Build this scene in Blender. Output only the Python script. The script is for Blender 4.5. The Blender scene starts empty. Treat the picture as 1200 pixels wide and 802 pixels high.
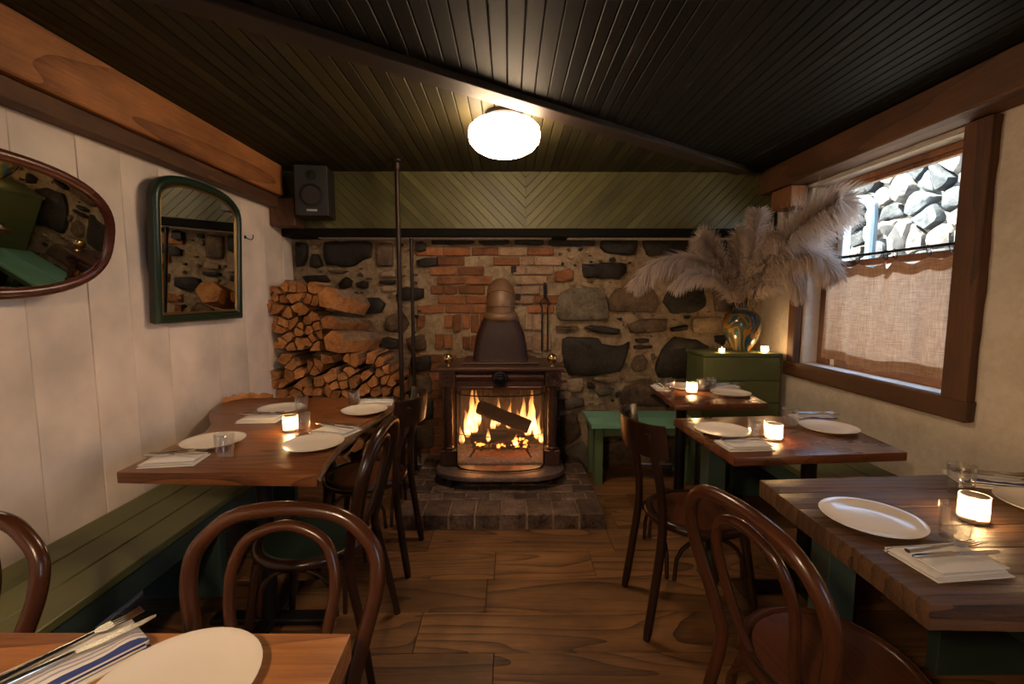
import bpy, bmesh, math, random
from mathutils import Vector, Matrix, noise
rnd = random.Random(7)
S = bpy.context.scene
C = S.collection
PI = math.pi

# ------------------------------------------------------------------ camera, sky, sun, exposure
CAM_H = 1.35
TILT = math.radians(5.465)
YAW = math.radians(-0.4)
FPX = 533.3
cam = bpy.data.objects.new('camera', bpy.data.cameras.new('camera'))
C.objects.link(cam)
cam.data.sensor_width = 36.0
cam.data.lens = 16.0
cam.data.clip_start = 0.02
cam.location = (0, 0, CAM_H)
cam.rotation_euler = (PI / 2 - TILT, 0, YAW)
S.camera = cam

S.view_settings.view_transform = 'Standard'
S.view_settings.look = 'None'
S.view_settings.gamma = 1.0
S.view_settings.use_curve_mapping = False
S.view_settings.exposure = 0.65

world = bpy.data.worlds.new('sky')
S.world = world
world.use_nodes = True
wn = world.node_tree.nodes
bg = wn['Background']
skyn = wn.new('ShaderNodeTexSky')
skyn.sky_type = 'HOSEK_WILKIE'
skyn.sun_direction = (-0.45, 0.25, 0.86)
skyn.turbidity = 7.0
world.node_tree.links.new(skyn.outputs[0], bg.inputs[0])
bg.inputs[1].default_value = 34.0

sun = bpy.data.objects.new('sun', bpy.data.lights.new('sun', 'SUN'))
C.objects.link(sun)
sun.data.energy = 75.0
sun.data.angle = math.radians(1.5)
sun.data.color = (1.0, 0.95, 0.86)
sun.rotation_euler = Vector((0.50, -0.25, -0.83)).to_track_quat('-Z', 'Y').to_euler()

LAMP = 25.0          # ceiling lamp glass
FIRE = 9.0
CANDLE = 2.2

# ------------------------------------------------------------------ pixel rays (1200 x 802 frame)
def ray(u, v):
    xr = (u - 600) / FPX; yr = (401 - v) / FPX
    x, y, z = xr, math.cos(TILT) + yr * math.sin(TILT), -math.sin(TILT) + yr * math.cos(TILT)
    return (x * math.cos(YAW) - y * math.sin(YAW), x * math.sin(YAW) + y * math.cos(YAW), z)
def onz(u, v, Z):
    a = ray(u, v); t = (Z - CAM_H) / a[2]; return Vector((a[0] * t, a[1] * t, Z))
def ony(u, v, Y):
    a = ray(u, v); t = Y / a[1]; return Vector((a[0] * t, Y, CAM_H + a[2] * t))
def onx(u, v, X):
    a = ray(u, v); t = X / a[0]; return Vector((X, a[1] * t, CAM_H + a[2] * t))

# ------------------------------------------------------------------ room dimensions
XL, XR, YB, YF, ZC = -1.68, 2.0, 3.60, -2.7, 2.28
YP = 3.45           # front of the green boarding above the stone

# ------------------------------------------------------------------ materials
MATS = {}
def newmat(name):
    m = bpy.data.materials.new(name); m.use_nodes = True
    nt = m.node_tree; b = nt.nodes['Principled BSDF']
    MATS[name] = m
    return m, nt, b
def N(nt, kind, **kw):
    n = nt.nodes.new('ShaderNode' + kind)
    for k, v in kw.items():
        if k in n.inputs: n.inputs[k].default_value = v
        else: setattr(n, k, v)
    return n
def coords(nt, scale=(1, 1, 1), rot=(0, 0, 0), rand=True):
    tc = N(nt, 'TexCoord')
    mp = N(nt, 'Mapping'); mp.inputs['Scale'].default_value = scale; mp.inputs['Rotation'].default_value = rot
    if rand:
        oi = N(nt, 'ObjectInfo')
        mu = N(nt, 'VectorMath', operation='SCALE'); mu.inputs[0].default_value = (31.7, 17.3, 23.9)
        nt.links.new(oi.outputs['Random'], mu.inputs['Scale'])
        ad = N(nt, 'VectorMath', operation='ADD')
        nt.links.new(tc.outputs['Object'], ad.inputs[0]); nt.links.new(mu.outputs[0], ad.inputs[1])
        nt.links.new(ad.outputs[0], mp.inputs['Vector'])
    else:
        nt.links.new(tc.outputs['Object'], mp.inputs['Vector'])
    return mp.outputs['Vector']
def ramp(nt, fac, stops):
    r = N(nt, 'ValToRGB')
    e = r.color_ramp.elements
    while len(e) < len(stops): e.new(0.5)
    for i, (p, c) in enumerate(stops):
        e[i].position = p; e[i].color = (*c, 1) if len(c) == 3 else c
    nt.links.new(fac, r.inputs['Fac'])
    return r.outputs['Color']
def mixc(nt, fac, a, b, blend='MIX'):
    m = N(nt, 'Mix', data_type='RGBA', blend_type=blend)
    if isinstance(fac, float): m.inputs[0].default_value = fac
    else: nt.links.new(fac, m.inputs[0])
    for s, v in ((6, a), (7, b)):
        if isinstance(v, (tuple, list)): m.inputs[s].default_value = (*v[:3], 1)
        else: nt.links.new(v, m.inputs[s])
    return m.outputs[2]
def bump(nt, b, height, strength=0.3, dist=0.01):
    bp = N(nt, 'Bump'); bp.inputs['Strength'].default_value = strength; bp.inputs['Distance'].default_value = dist
    nt.links.new(height, bp.inputs['Height']); nt.links.new(bp.outputs[0], b.inputs['Normal'])
def varied(nt, col, amount):
    """per-object brightness variation"""
    oi = N(nt, 'ObjectInfo')
    mr = N(nt, 'MapRange'); mr.inputs['To Min'].default_value = 1 - amount; mr.inputs['To Max'].default_value = 1 + amount
    nt.links.new(oi.outputs['Random'], mr.inputs['Value'])
    hs = N(nt, 'HueSaturation')
    nt.links.new(mr.outputs[0], hs.inputs['Value']); nt.links.new(col, hs.inputs['Color'])
    return hs.outputs[0]

def wood(name, dark, light, axis='X', rough=0.4, ring=5.0, vary=0.2, bmp=0.25, scale=1.0, spec=0.5, ringmix=0.6, figure=0):
    """long grain: distorted growth-ring lines plus fine pores and broad tone patches"""
    m, nt, b = newmat(name)
    st = {'X': (0.13, 1, 1), 'Y': (1, 0.13, 1), 'Z': (1, 1, 0.13)}[axis]
    v = coords(nt, tuple(s * scale for s in st))
    wv = N(nt, 'TexWave', wave_type='BANDS', bands_direction={'X': 'Y', 'Y': 'X', 'Z': 'X'}[axis], wave_profile='SAW')
    wv.inputs['Scale'].default_value = ring * 2.2; wv.inputs['Distortion'].default_value = 9.0
    wv.inputs['Detail'].default_value = 2.5; wv.inputs['Detail Scale'].default_value = 1.1; wv.inputs['Detail Roughness'].default_value = 0.5
    nt.links.new(v, wv.inputs['Vector'])
    src = wv.outputs['Fac']
    if figure:                                   # flat-sawn figure: nested contour lines stretched along the board
        nc = N(nt, 'TexNoise', Scale=3.6, Detail=1.6, Roughness=0.45, Distortion=0.35); nt.links.new(v, nc.inputs['Vector'])
        mu = N(nt, 'Math', operation='MULTIPLY'); mu.inputs[1].default_value = float(figure); nt.links.new(nc.outputs[0], mu.inputs[0])
        fr = N(nt, 'Math', operation='FRACT'); nt.links.new(mu.outputs[0], fr.inputs[0]); src = fr.outputs[0]
    rg = ramp(nt, src, [(0.0, (0.15,) * 3), (0.55, (0.35,) * 3), (0.88, (0.75,) * 3), (1.0, (1,) * 3)])
    st2 = {'X': (5, 110, 110), 'Y': (110, 5, 110), 'Z': (110, 110, 5)}[axis]
    v2 = coords(nt, tuple(s * scale for s in st2))
    n2 = N(nt, 'TexNoise', Scale=1.0, Detail=5.0, Roughness=0.75); nt.links.new(v2, n2.inputs['Vector'])
    fine = ramp(nt, n2.outputs[0], [(0.32, (0,) * 3), (0.68, (1,) * 3)])
    mx = N(nt, 'Mix'); mx.inputs[0].default_value = ringmix
    nt.links.new(fine, mx.inputs[2]); nt.links.new(rg, mx.inputs[3])
    mid = tuple(a * 0.5 + c * 0.5 for a, c in zip(light, dark))
    col = ramp(nt, mx.outputs[0], [(0.10, light), (0.55, mid), (0.90, dark)])
    v3 = coords(nt, tuple(0.5 + 0.5 * q for q in st))
    n3 = N(nt, 'TexNoise', Scale=4.0, Detail=5.0, Roughness=0.6); nt.links.new(v3, n3.inputs['Vector'])
    blot = ramp(nt, n3.outputs[0], [(0.32, (0.55, 0.52, 0.5)), (0.68, (1.2, 1.18, 1.15))])
    col = mixc(nt, 1.0, col, blot, 'MULTIPLY')
    if vary: col = varied(nt, col, vary)
    nt.links.new(col, b.inputs['Base Color'])
    rr = N(nt, 'MapRange'); rr.inputs['To Min'].default_value = max(0.05, rough - 0.12); rr.inputs['To Max'].default_value = rough + 0.15
    nt.links.new(n3.outputs[0], rr.inputs['Value']); nt.links.new(rr.outputs[0], b.inputs['Roughness'])
    b.inputs['Specular IOR Level'].default_value = spec
    bump(nt, b, mx.outputs[0], bmp, 0.004)
    return m

def painted(name, col, worn, axis='X', rough=0.5, wear=0.62, vary=0.1, bmp=0.2, scale=1.0, spec=0.5):
    """paint over boards with scuffs that show the layer below"""
    m, nt, b = newmat(name)
    st = {'X': (1.5, 9, 9), 'Y': (9, 1.5, 9), 'Z': (9, 9, 1.5)}[axis]
    v = coords(nt, tuple(s * scale for s in st))
    n1 = N(nt, 'TexNoise', Scale=1.6, Detail=8.0, Roughness=0.68); nt.links.new(v, n1.inputs['Vector'])
    fac = ramp(nt, n1.outputs[0], [(wear, (0, 0, 0)), (wear + 0.1, (1, 1, 1))])
    v2 = coords(nt, (1, 1, 1))
    n2 = N(nt, 'TexNoise', Scale=3.0, Detail=5.0); nt.links.new(v2, n2.inputs['Vector'])
    tone = ramp(nt, n2.outputs[0], [(0.3, tuple(c * 0.75 for c in col)), (0.7, tuple(min(1, c * 1.18) for c in col))])
    c = mixc(nt, fac, tone, worn)
    if vary: c = varied(nt, c, vary)
    nt.links.new(c, b.inputs['Base Color'])
    b.inputs['Roughness'].default_value = rough
    b.inputs['Specular IOR Level'].default_value = spec
    bump(nt, b, n1.outputs[0], bmp, 0.004)
    return m

def rocky(name, c1, c2, rough=0.85, scale=9.0, vary=0.25, bmp=0.8, dist=0.02, spec=0.3):
    m, nt, b = newmat(name)
    v = coords(nt)
    n1 = N(nt, 'TexNoise', Scale=scale, Detail=9.0, Roughness=0.65); nt.links.new(v, n1.inputs['Vector'])
    n2 = N(nt, 'TexNoise', Scale=scale * 4.5, Detail=6.0, Roughness=0.7); nt.links.new(v, n2.inputs['Vector'])
    mx = N(nt, 'Mix'); mx.inputs[0].default_value = 0.4
    nt.links.new(n1.outputs[0], mx.inputs[2]); nt.links.new(n2.outputs[0], mx.inputs[3])
    c = ramp(nt, mx.outputs[0], [(0.38, c1), (0.60, c2)])
    if vary: c = varied(nt, c, vary)
    nt.links.new(c, b.inputs['Base Color'])
    b.inputs['Roughness'].default_value = rough
    b.inputs['Specular IOR Level'].default_value = spec
    bump(nt, b, mx.outputs[0], bmp, dist)
    return m

def plain(name, col, rough=0.5, metal=0.0, spec=0.5, bmp=0.0, scale=40.0, mott=0.0, emit=None, es=0):
    m, nt, b = newmat(name)
    b.inputs['Base Color'].default_value = (*col, 1)
    b.inputs['Roughness'].default_value = rough
    b.inputs['Metallic'].default_value = metal
    b.inputs['Specular IOR Level'].default_value = spec
    if bmp or mott:
        v = coords(nt)
        n1 = N(nt, 'TexNoise', Scale=scale, Detail=6.0, Roughness=0.6); nt.links.new(v, n1.inputs['Vector'])
        if mott:
            c = ramp(nt, n1.outputs[0], [(0.3, tuple(x * (1 - mott) for x in col)), (0.7, tuple(min(1, x * (1 + mott)) for x in col))])
            nt.links.new(c, b.inputs['Base Color'])
        if bmp: bump(nt, b, n1.outputs[0], bmp, 0.005)
    if emit:
        b.inputs['Emission Color'].default_value = (*emit, 1)
        b.inputs['Emission Strength'].default_value = es
    return m

def thin_glass(name, tint=(1, 1, 1), ior=1.45, rough=0.0, base=0.03):
    m, nt, b = newmat(name)
    nt.nodes.remove(b)
    out = nt.nodes['Material Output']
    tr = N(nt, 'BsdfTransparent'); tr.inputs[0].default_value = (*tint, 1)
    gl = N(nt, 'BsdfGlossy'); gl.inputs['Roughness'].default_value = rough
    fr = N(nt, 'Fresnel')
    ge = N(nt, 'NewGeometry'); im = N(nt, 'MapRange'); im.inputs['To Min'].default_value = ior; im.inputs['To Max'].default_value = 1 / ior
    nt.links.new(ge.outputs['Backfacing'], im.inputs['Value']); nt.links.new(im.outputs[0], fr.inputs[0])
    ad = N(nt, 'Math', operation='ADD'); ad.inputs[1].default_value = base; ad.use_clamp = True
    mx = N(nt, 'MixShader')
    nt.links.new(fr.outputs[0], ad.inputs[0]); nt.links.new(ad.outputs[0], mx.inputs[0])
    nt.links.new(tr.outputs[0], mx.inputs[1]); nt.links.new(gl.outputs[0], mx.inputs[2])
    nt.links.new(mx.outputs[0], out.inputs[0])
    return m

# wood and paint
wood('floor_oak', (0.030, 0.012, 0.005), (0.27, 0.130, 0.048), 'X', rough=0.42, ring=2.0, vary=0.28, bmp=0.4, ringmix=0.66, figure=19)
wood('beam_fir', (0.17, 0.055, 0.015), (0.47, 0.19, 0.06), 'Y', rough=0.6, ring=2.0, vary=0.05, bmp=0.3, figure=9)
wood('beam_dark', (0.07, 0.028, 0.012), (0.17, 0.075, 0.03), 'Y', rough=0.65, ring=2.0, vary=0.1, bmp=0.4)
wood('sill_wood', (0.05, 0.02, 0.008), (0.15, 0.062, 0.024), 'Y', rough=0.6, ring=2.4, vary=0.1, bmp=0.5)
wood('post_wood', (0.045, 0.018, 0.008), (0.13, 0.052, 0.02), 'Z', rough=0.6, ring=2.4, vary=0.1, bmp=0.4)
wood('sash_wood', (0.16, 0.06, 0.02), (0.34, 0.15, 0.06), 'Z', rough=0.5, ring=2.4, vary=0.1)
wood('walnut_top', (0.045, 0.014, 0.005), (0.32, 0.115, 0.036), 'X', rough=0.3, ring=3.0, vary=0.0, bmp=0.2, figure=17)
wood('mahogany_top', (0.05, 0.015, 0.007), (0.19, 0.065, 0.028), 'X', rough=0.27, ring=2.2, vary=0.0, bmp=0.15)
wood('worn_top', (0.022, 0.011, 0.005), (0.16, 0.082, 0.038), 'X', rough=0.4, ring=4.0, vary=0.18, bmp=0.6)
wood('pine_top', (0.20, 0.060, 0.014), (0.58, 0.24, 0.072), 'X', rough=0.38, ring=3.2, vary=0.0, bmp=0.2, figure=13)
wood('seat_wood', (0.022, 0.007, 0.003), (0.105, 0.032, 0.012), 'X', rough=0.3, ring=2.6, vary=0.15, bmp=0.1, figure=16, scale=1.8)
wood('mirror_mahogany', (0.05, 0.010, 0.005), (0.11, 0.022, 0.010), 'Y', rough=0.25, ring=2.5, vary=0.0, bmp=0.05, ringmix=0.3)
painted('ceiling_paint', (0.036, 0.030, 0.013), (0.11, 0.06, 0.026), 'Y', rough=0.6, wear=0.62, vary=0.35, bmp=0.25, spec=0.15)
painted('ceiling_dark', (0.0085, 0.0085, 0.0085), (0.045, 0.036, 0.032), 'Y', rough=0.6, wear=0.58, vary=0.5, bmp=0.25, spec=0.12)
painted('ceiling_strip_paint', (0.020, 0.009, 0.006), (0.04, 0.018, 0.012), 'X', rough=0.6, vary=0.0)
painted('chevron_paint', (0.095, 0.088, 0.030), (0.14, 0.09, 0.045), 'X', rough=0.5, wear=0.64, vary=0.2)
painted('bench_green', (0.135, 0.140, 0.048), (0.07, 0.07, 0.03), 'Y', rough=0.42, wear=0.66, vary=0.08)
painted('bench_daylit', (0.19, 0.42, 0.31), (0.14, 0.27, 0.18), 'X', rough=0.28, wear=0.68, vary=0.05)  # green bench seat, cool daylight sheen put into its colour
painted('apron_green', (0.035, 0.060, 0.050), (0.03, 0.04, 0.03), 'Y', rough=0.45, wear=0.7, vary=0.05)
painted('leg_green', (0.10, 0.15, 0.07), (0.06, 0.08, 0.04), 'Z', rough=0.45, wear=0.7, vary=0.05)
painted('box_green', (0.105, 0.120, 0.042), (0.07, 0.08, 0.03), 'X', rough=0.5, wear=0.7, vary=0.05)
painted('board_white', (0.80, 0.665, 0.56), (0.42, 0.36, 0.30), 'Z', rough=0.5, wear=0.72, vary=0.025, bmp=0.12)
rocky('plaster_white', (0.56, 0.48, 0.39), (0.70, 0.62, 0.53), rough=0.7, scale=5.0, vary=0.0, bmp=0.5, dist=0.03)
plain('plaster_plain', (0.42, 0.37, 0.30), 0.7, bmp=0.2, scale=8, mott=0.1)
plain('lintel_black', (0.006, 0.005, 0.004), 0.85, spec=0.15, bmp=0.4, scale=20, mott=0.3)
plain('shadow_gap', (0.03, 0.025, 0.02), 0.9)
plain('caulk_white', (0.55, 0.50, 0.44), 0.8, bmp=0.6, scale=60, mott=0.3)
rocky('mortar', (0.16, 0.105, 0.062), (0.40, 0.30, 0.20), rough=0.92, scale=7.0, vary=0.0, bmp=1.0, dist=0.03)
rocky('stone_black', (0.006, 0.005, 0.0045), (0.034, 0.026, 0.021), rough=0.55, scale=8.0)
rocky('stone_brown', (0.045, 0.028, 0.018), (0.15, 0.10, 0.065), rough=0.8, scale=8.0)
rocky('stone_grey', (0.075, 0.060, 0.045), (0.20, 0.165, 0.125), rough=0.85, scale=9.0)
rocky('stone_tan', (0.17, 0.115, 0.07), (0.36, 0.26, 0.17), rough=0.9, scale=9.0)
rocky('brick_red', (0.13, 0.046, 0.018), (0.30, 0.125, 0.055), rough=0.85, scale=12.0, vary=0.35)
rocky('brick_dusty', (0.20, 0.11, 0.065), (0.38, 0.26, 0.175), rough=0.9, scale=12.0, vary=0.2)
rocky('brick_hearth', (0.035, 0.016, 0.010), (0.19, 0.13, 0.105), rough=0.38, scale=12.0, vary=0.35)
rocky('stone_outside', (0.012, 0.014, 0.015), (0.20, 0.17, 0.135), rough=0.9, scale=2.6, vary=0.6, bmp=1.0)
rocky('stone_outside_dark', (0.006, 0.009, 0.010), (0.05, 0.055, 0.055), rough=0.85, scale=5.0, vary=0.5, bmp=1.0)
rocky('mortar_outside', (0.16, 0.145, 0.12), (0.26, 0.235, 0.20), rough=0.95, scale=6.0, vary=0.0)
rocky('log_end', (0.25, 0.090, 0.026), (0.56, 0.26, 0.095), rough=0.85, scale=11.0, vary=0.25, bmp=0.7, dist=0.01)
rocky('log_bark', (0.10, 0.055, 0.03), (0.27, 0.17, 0.10), rough=0.9, scale=16.0, vary=0.3)
# metal, glass, cloth
plain('bentwood', (0.058, 0.018, 0.0065), 0.24, mott=0.3, scale=5.0)
plain('dark_bentwood', (0.022, 0.008, 0.004), 0.26, mott=0.3, scale=5.0)
plain('lip_iron', (0.30, 0.23, 0.22), 0.38, metal=0.8, bmp=0.2, scale=40, mott=0.3)
plain('cast_iron', (0.095, 0.048, 0.036), 0.36, metal=0.6, bmp=0.15, scale=60, mott=0.25)
plain('iron_black', (0.012, 0.010, 0.010), 0.42, metal=0.6, bmp=0.1, scale=50)
plain('iron_pipe', (0.030, 0.018, 0.014), 0.42, metal=0.6, bmp=0.1, scale=50)
plain('stove_pipe', (0.155, 0.085, 0.043), 0.5, metal=0.15, bmp=0.05, scale=12, mott=0.15)
plain('brass', (0.55, 0.36, 0.14), 0.25, metal=1.0)
plain('steel', (0.62, 0.60, 0.56), 0.22, metal=1.0)
plain('soot_and_shade', (0.02, 0.016, 0.014), 0.9, bmp=0.6, scale=25, mott=0.4)
plain('firebox_back', (0.10, 0.075, 0.07), 0.85, bmp=0.5, scale=20, mott=0.4)
plain('ash', (0.30, 0.24, 0.22), 0.95, bmp=1.0, scale=45, mott=0.5)
plain('charred', (0.015, 0.012, 0.012), 0.8, bmp=1.0, scale=30, mott=0.5)
plain('ember', (0.05, 0.02, 0.01), 0.9, emit=(1.0, 0.20, 0.03), es=4.5)
plain('speaker_case', (0.012, 0.012, 0.014), 0.5)
plain('speaker_face', (0.030, 0.031, 0.034), 0.5, bmp=0.1, scale=120)
plain('speaker_cone', (0.035, 0.03, 0.03), 0.6)
plain('rubber', (0.008, 0.008, 0.008), 0.6)
plain('badge', (0.55, 0.62, 0.68), 0.35)
plain('porcelain', (0.80, 0.72, 0.62), 0.16, spec=0.6)
plain('wax', (0.85, 0.74, 0.55), 0.5)
plain('wick', (0.02, 0.015, 0.01), 0.9)
plain('mirror_green', (0.007, 0.024, 0.012), 0.35)
plain('gilt', (0.32, 0.19, 0.06), 0.35, metal=0.8)
plain('mirror_back', (0.05, 0.035, 0.025), 0.8)
plain('seat_green', (0.008, 0.018, 0.013), 0.35, mott=0.2)
plain('screen_mesh', (0.02, 0.02, 0.02), 0.5, metal=0.5)
plain('pampas_stalk', (0.36, 0.28, 0.17), 0.8)
plain('conduit_blue', (0.10, 0.14, 0.16), 0.5)
plain('window_white', (0.72, 0.70, 0.64), 0.5)
thin_glass('tumbler_glass', (0.975, 0.98, 0.985), ior=1.6, base=0.085)
thin_glass('window_glass', (0.95, 0.97, 0.97), base=0.0)
m = thin_glass('screen_glass', (0.88, 0.84, 0.84), base=0.04, rough=0.05)
nt = m.node_tree; out = nt.nodes['Material Output']; old = out.inputs[0].links[0].from_socket
df = N(nt, 'BsdfTranslucent'); df.inputs[0].default_value = (0.60, 0.56, 0.66, 1)
mx = N(nt, 'MixShader'); mx.inputs[0].default_value = 0.14
nt.links.new(old, mx.inputs[1]); nt.links.new(df.outputs[0], mx.inputs[2]); nt.links.new(mx.outputs[0], out.inputs[0])

m, nt, b = newmat('mirror_silver')
b.inputs['Base Color'].default_value = (0.62, 0.64, 0.60, 1); b.inputs['Metallic'].default_value = 1.0; b.inputs['Roughness'].default_value = 0.015

m, nt, b = newmat('linen')                     # cafe curtain: thin cloth that lets daylight through
out = nt.nodes['Material Output']
v = coords(nt, (1, 1, 1))
wv1 = N(nt, 'TexNoise', Scale=1.0, Detail=3.0); mp = N(nt, 'Mapping'); mp.inputs['Scale'].default_value = (20, 520, 16)
nt.links.new(v, mp.inputs[0]); nt.links.new(mp.outputs[0], wv1.inputs['Vector'])
wv2 = N(nt, 'TexNoise', Scale=1.0, Detail=3.0); mp2 = N(nt, 'Mapping'); mp2.inputs['Scale'].default_value = (20, 16, 520)
nt.links.new(v, mp2.inputs[0]); nt.links.new(mp2.outputs[0], wv2.inputs['Vector'])
ml = N(nt, 'Math', operation='MULTIPLY'); nt.links.new(wv1.outputs[0], ml.inputs[0]); nt.links.new(wv2.outputs[0], ml.inputs[1])
lc = ramp(nt, ml.outputs[0], [(0.12, (0.32, 0.19, 0.115)), (0.40, (0.68, 0.46, 0.31))])
df = N(nt, 'BsdfDiffuse'); tl = N(nt, 'BsdfTranslucent'); mx = N(nt, 'MixShader'); mx.inputs[0].default_value = 0.42
nt.links.new(lc, df.inputs[0]); nt.links.new(lc, tl.inputs[0])
nt.links.new(df.outputs[0], mx.inputs[1]); nt.links.new(tl.outputs[0], mx.inputs[2]); nt.links.new(mx.outputs[0], out.inputs[0])

# napkin cloth: white, woven with blue stripes along one edge
W_, B_, G_ = (0.74, 0.70, 0.66), (0.035, 0.055, 0.20), (0.36, 0.34, 0.42)
STR = {'napkin_striped': [(0.0, W_), (0.05, B_), (0.13, W_), (0.20, G_), (0.235, W_), (0.30, G_), (0.335, W_)], 'napkin_white': [(0.0, W_), (0.94, B_), (0.965, W_)]}
for nm_ in STR:
    m, nt, b = newmat(nm_)
    tc = N(nt, 'TexCoord'); sp = N(nt, 'SeparateXYZ'); nt.links.new(tc.outputs['Object'], sp.inputs[0])
    mr = N(nt, 'MapRange'); mr.inputs['From Min'].default_value = -0.06; mr.inputs['From Max'].default_value = 0.06
    nt.links.new(sp.outputs['Y'], mr.inputs['Value'])
    r = N(nt, 'ValToRGB'); r.color_ramp.interpolation = 'CONSTANT'
    stops = STR[nm_]
    e = r.color_ramp.elements
    while len(e) < len(stops): e.new(0.5)
    for i, (p, c) in enumerate(stops): e[i].position = p; e[i].color = (*c, 1)
    nt.links.new(mr.outputs[0], r.inputs[0]); nt.links.new(r.outputs[0], b.inputs['Base Color'])
    b.inputs['Roughness'].default_value = 0.9

m, nt, b = newmat('pampas_fluff')
out = nt.nodes['Material Output']
df = N(nt, 'BsdfDiffuse'); tl = N(nt, 'BsdfTranslucent'); mx = N(nt, 'MixShader'); mx.inputs[0].default_value = 0.35
df.inputs[0].default_value = (0.62, 0.52, 0.45, 1); tl.inputs[0].default_value = (0.66, 0.56, 0.50, 1)
nt.links.new(df.outputs[0], mx.inputs[1]); nt.links.new(tl.outputs[0], mx.inputs[2]); nt.links.new(mx.outputs[0], out.inputs[0])

m, nt, b = newmat('vase_glaze')                # swirls of navy, teal, ochre and olive
v = coords(nt, (1, 1, 0.6), rand=False)
nz = N(nt, 'TexNoise', Scale=5.5, Detail=1.0, Distortion=2.2); nt.links.new(v, nz.inputs['Vector'])
c = ramp(nt, nz.outputs[0], [(0.30, (0.012, 0.02, 0.05)), (0.42, (0.02, 0.07, 0.08)), (0.50, (0.30, 0.13, 0.025)), (0.535, (0.07, 0.075, 0.02)), (0.66, (0.02, 0.035, 0.07))])
nt.links.new(c, b.inputs['Base Color']); b.inputs['Roughness'].default_value = 0.14

def emissive(name, col, strength):
    m, nt, b = newmat(name)
    nt.nodes.remove(b)
    em = N(nt, 'Emission'); em.inputs[0].default_value = (*col, 1); em.inputs[1].default_value = strength
    nt.links.new(em.outputs[0], nt.nodes['Material Output'].inputs[0])
    return m
emissive('lamp_glow', (1.0, 0.71, 0.44), LAMP)
emissive('candle_flame', (1.0, 0.62, 0.22), 40.0)

m, nt, b = newmat('flame')                     # bright yellow foot fading to a thin orange tip
nt.nodes.remove(b)
tc = N(nt, 'TexCoord'); sp = N(nt, 'SeparateXYZ'); nt.links.new(tc.outputs['Generated'], sp.inputs[0])
fc = ramp(nt, sp.outputs['Z'], [(0.0, (0.5, 0.16, 0.03)), (0.2, (1.0, 0.50, 0.16)), (0.5, (0.55, 0.22, 0.05)), (1.0, (0.16, 0.04, 0.008))])
em = N(nt, 'Emission'); em.inputs[1].default_value = FIRE; nt.links.new(fc, em.inputs[0])
tr = N(nt, 'BsdfTransparent'); mx = N(nt, 'MixShader')
vf = coords(nt, (30, 30, 9))
nf = N(nt, 'TexNoise', Scale=1.0, Detail=2.0); nt.links.new(vf, nf.inputs['Vector'])
al = ramp(nt, sp.outputs['Z'], [(0.0, (0.08,) * 3), (0.2, (0.50,) * 3), (0.6, (0.30,) * 3), (1.0, (0.02,) * 3)])
am_ = N(nt, 'Math', operation='MULTIPLY'); nt.links.new(al, am_.inputs[0])
nr = ramp(nt, nf.outputs[0], [(0.35, (0.15,) * 3), (0.65, (1.0,) * 3)]); nt.links.new(nr, am_.inputs[1])
nt.links.new(am_.outputs[0], mx.inputs[0]); nt.links.new(tr.outputs[0], mx.inputs[1]); nt.links.new(em.outputs[0], mx.inputs[2])
nt.links.new(mx.outputs[0], nt.nodes['Material Output'].inputs[0])

m, nt, b = newmat('votive_glass')              # frosted candle glass
nt.nodes.remove(b)
tr = N(nt, 'BsdfTransparent'); tl = N(nt, 'BsdfTranslucent'); gl = N(nt, 'BsdfGlossy'); gl.inputs['Roughness'].default_value = 0.1
tl.inputs[0].default_value = (0.95, 0.88, 0.75, 1)
m1 = N(nt, 'MixShader'); m1.inputs[0].default_value = 0.5; m2 = N(nt, 'MixShader'); m2.inputs[0].default_value = 0.05
nt.links.new(tr.outputs[0], m1.inputs[1]); nt.links.new(tl.outputs[0], m1.inputs[2])
nt.links.new(m1.outputs[0], m2.inputs[1]); nt.links.new(gl.outputs[0], m2.inputs[2]); nt.links.new(m2.outputs[0], nt.nodes['Material Output'].inputs[0])

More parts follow.
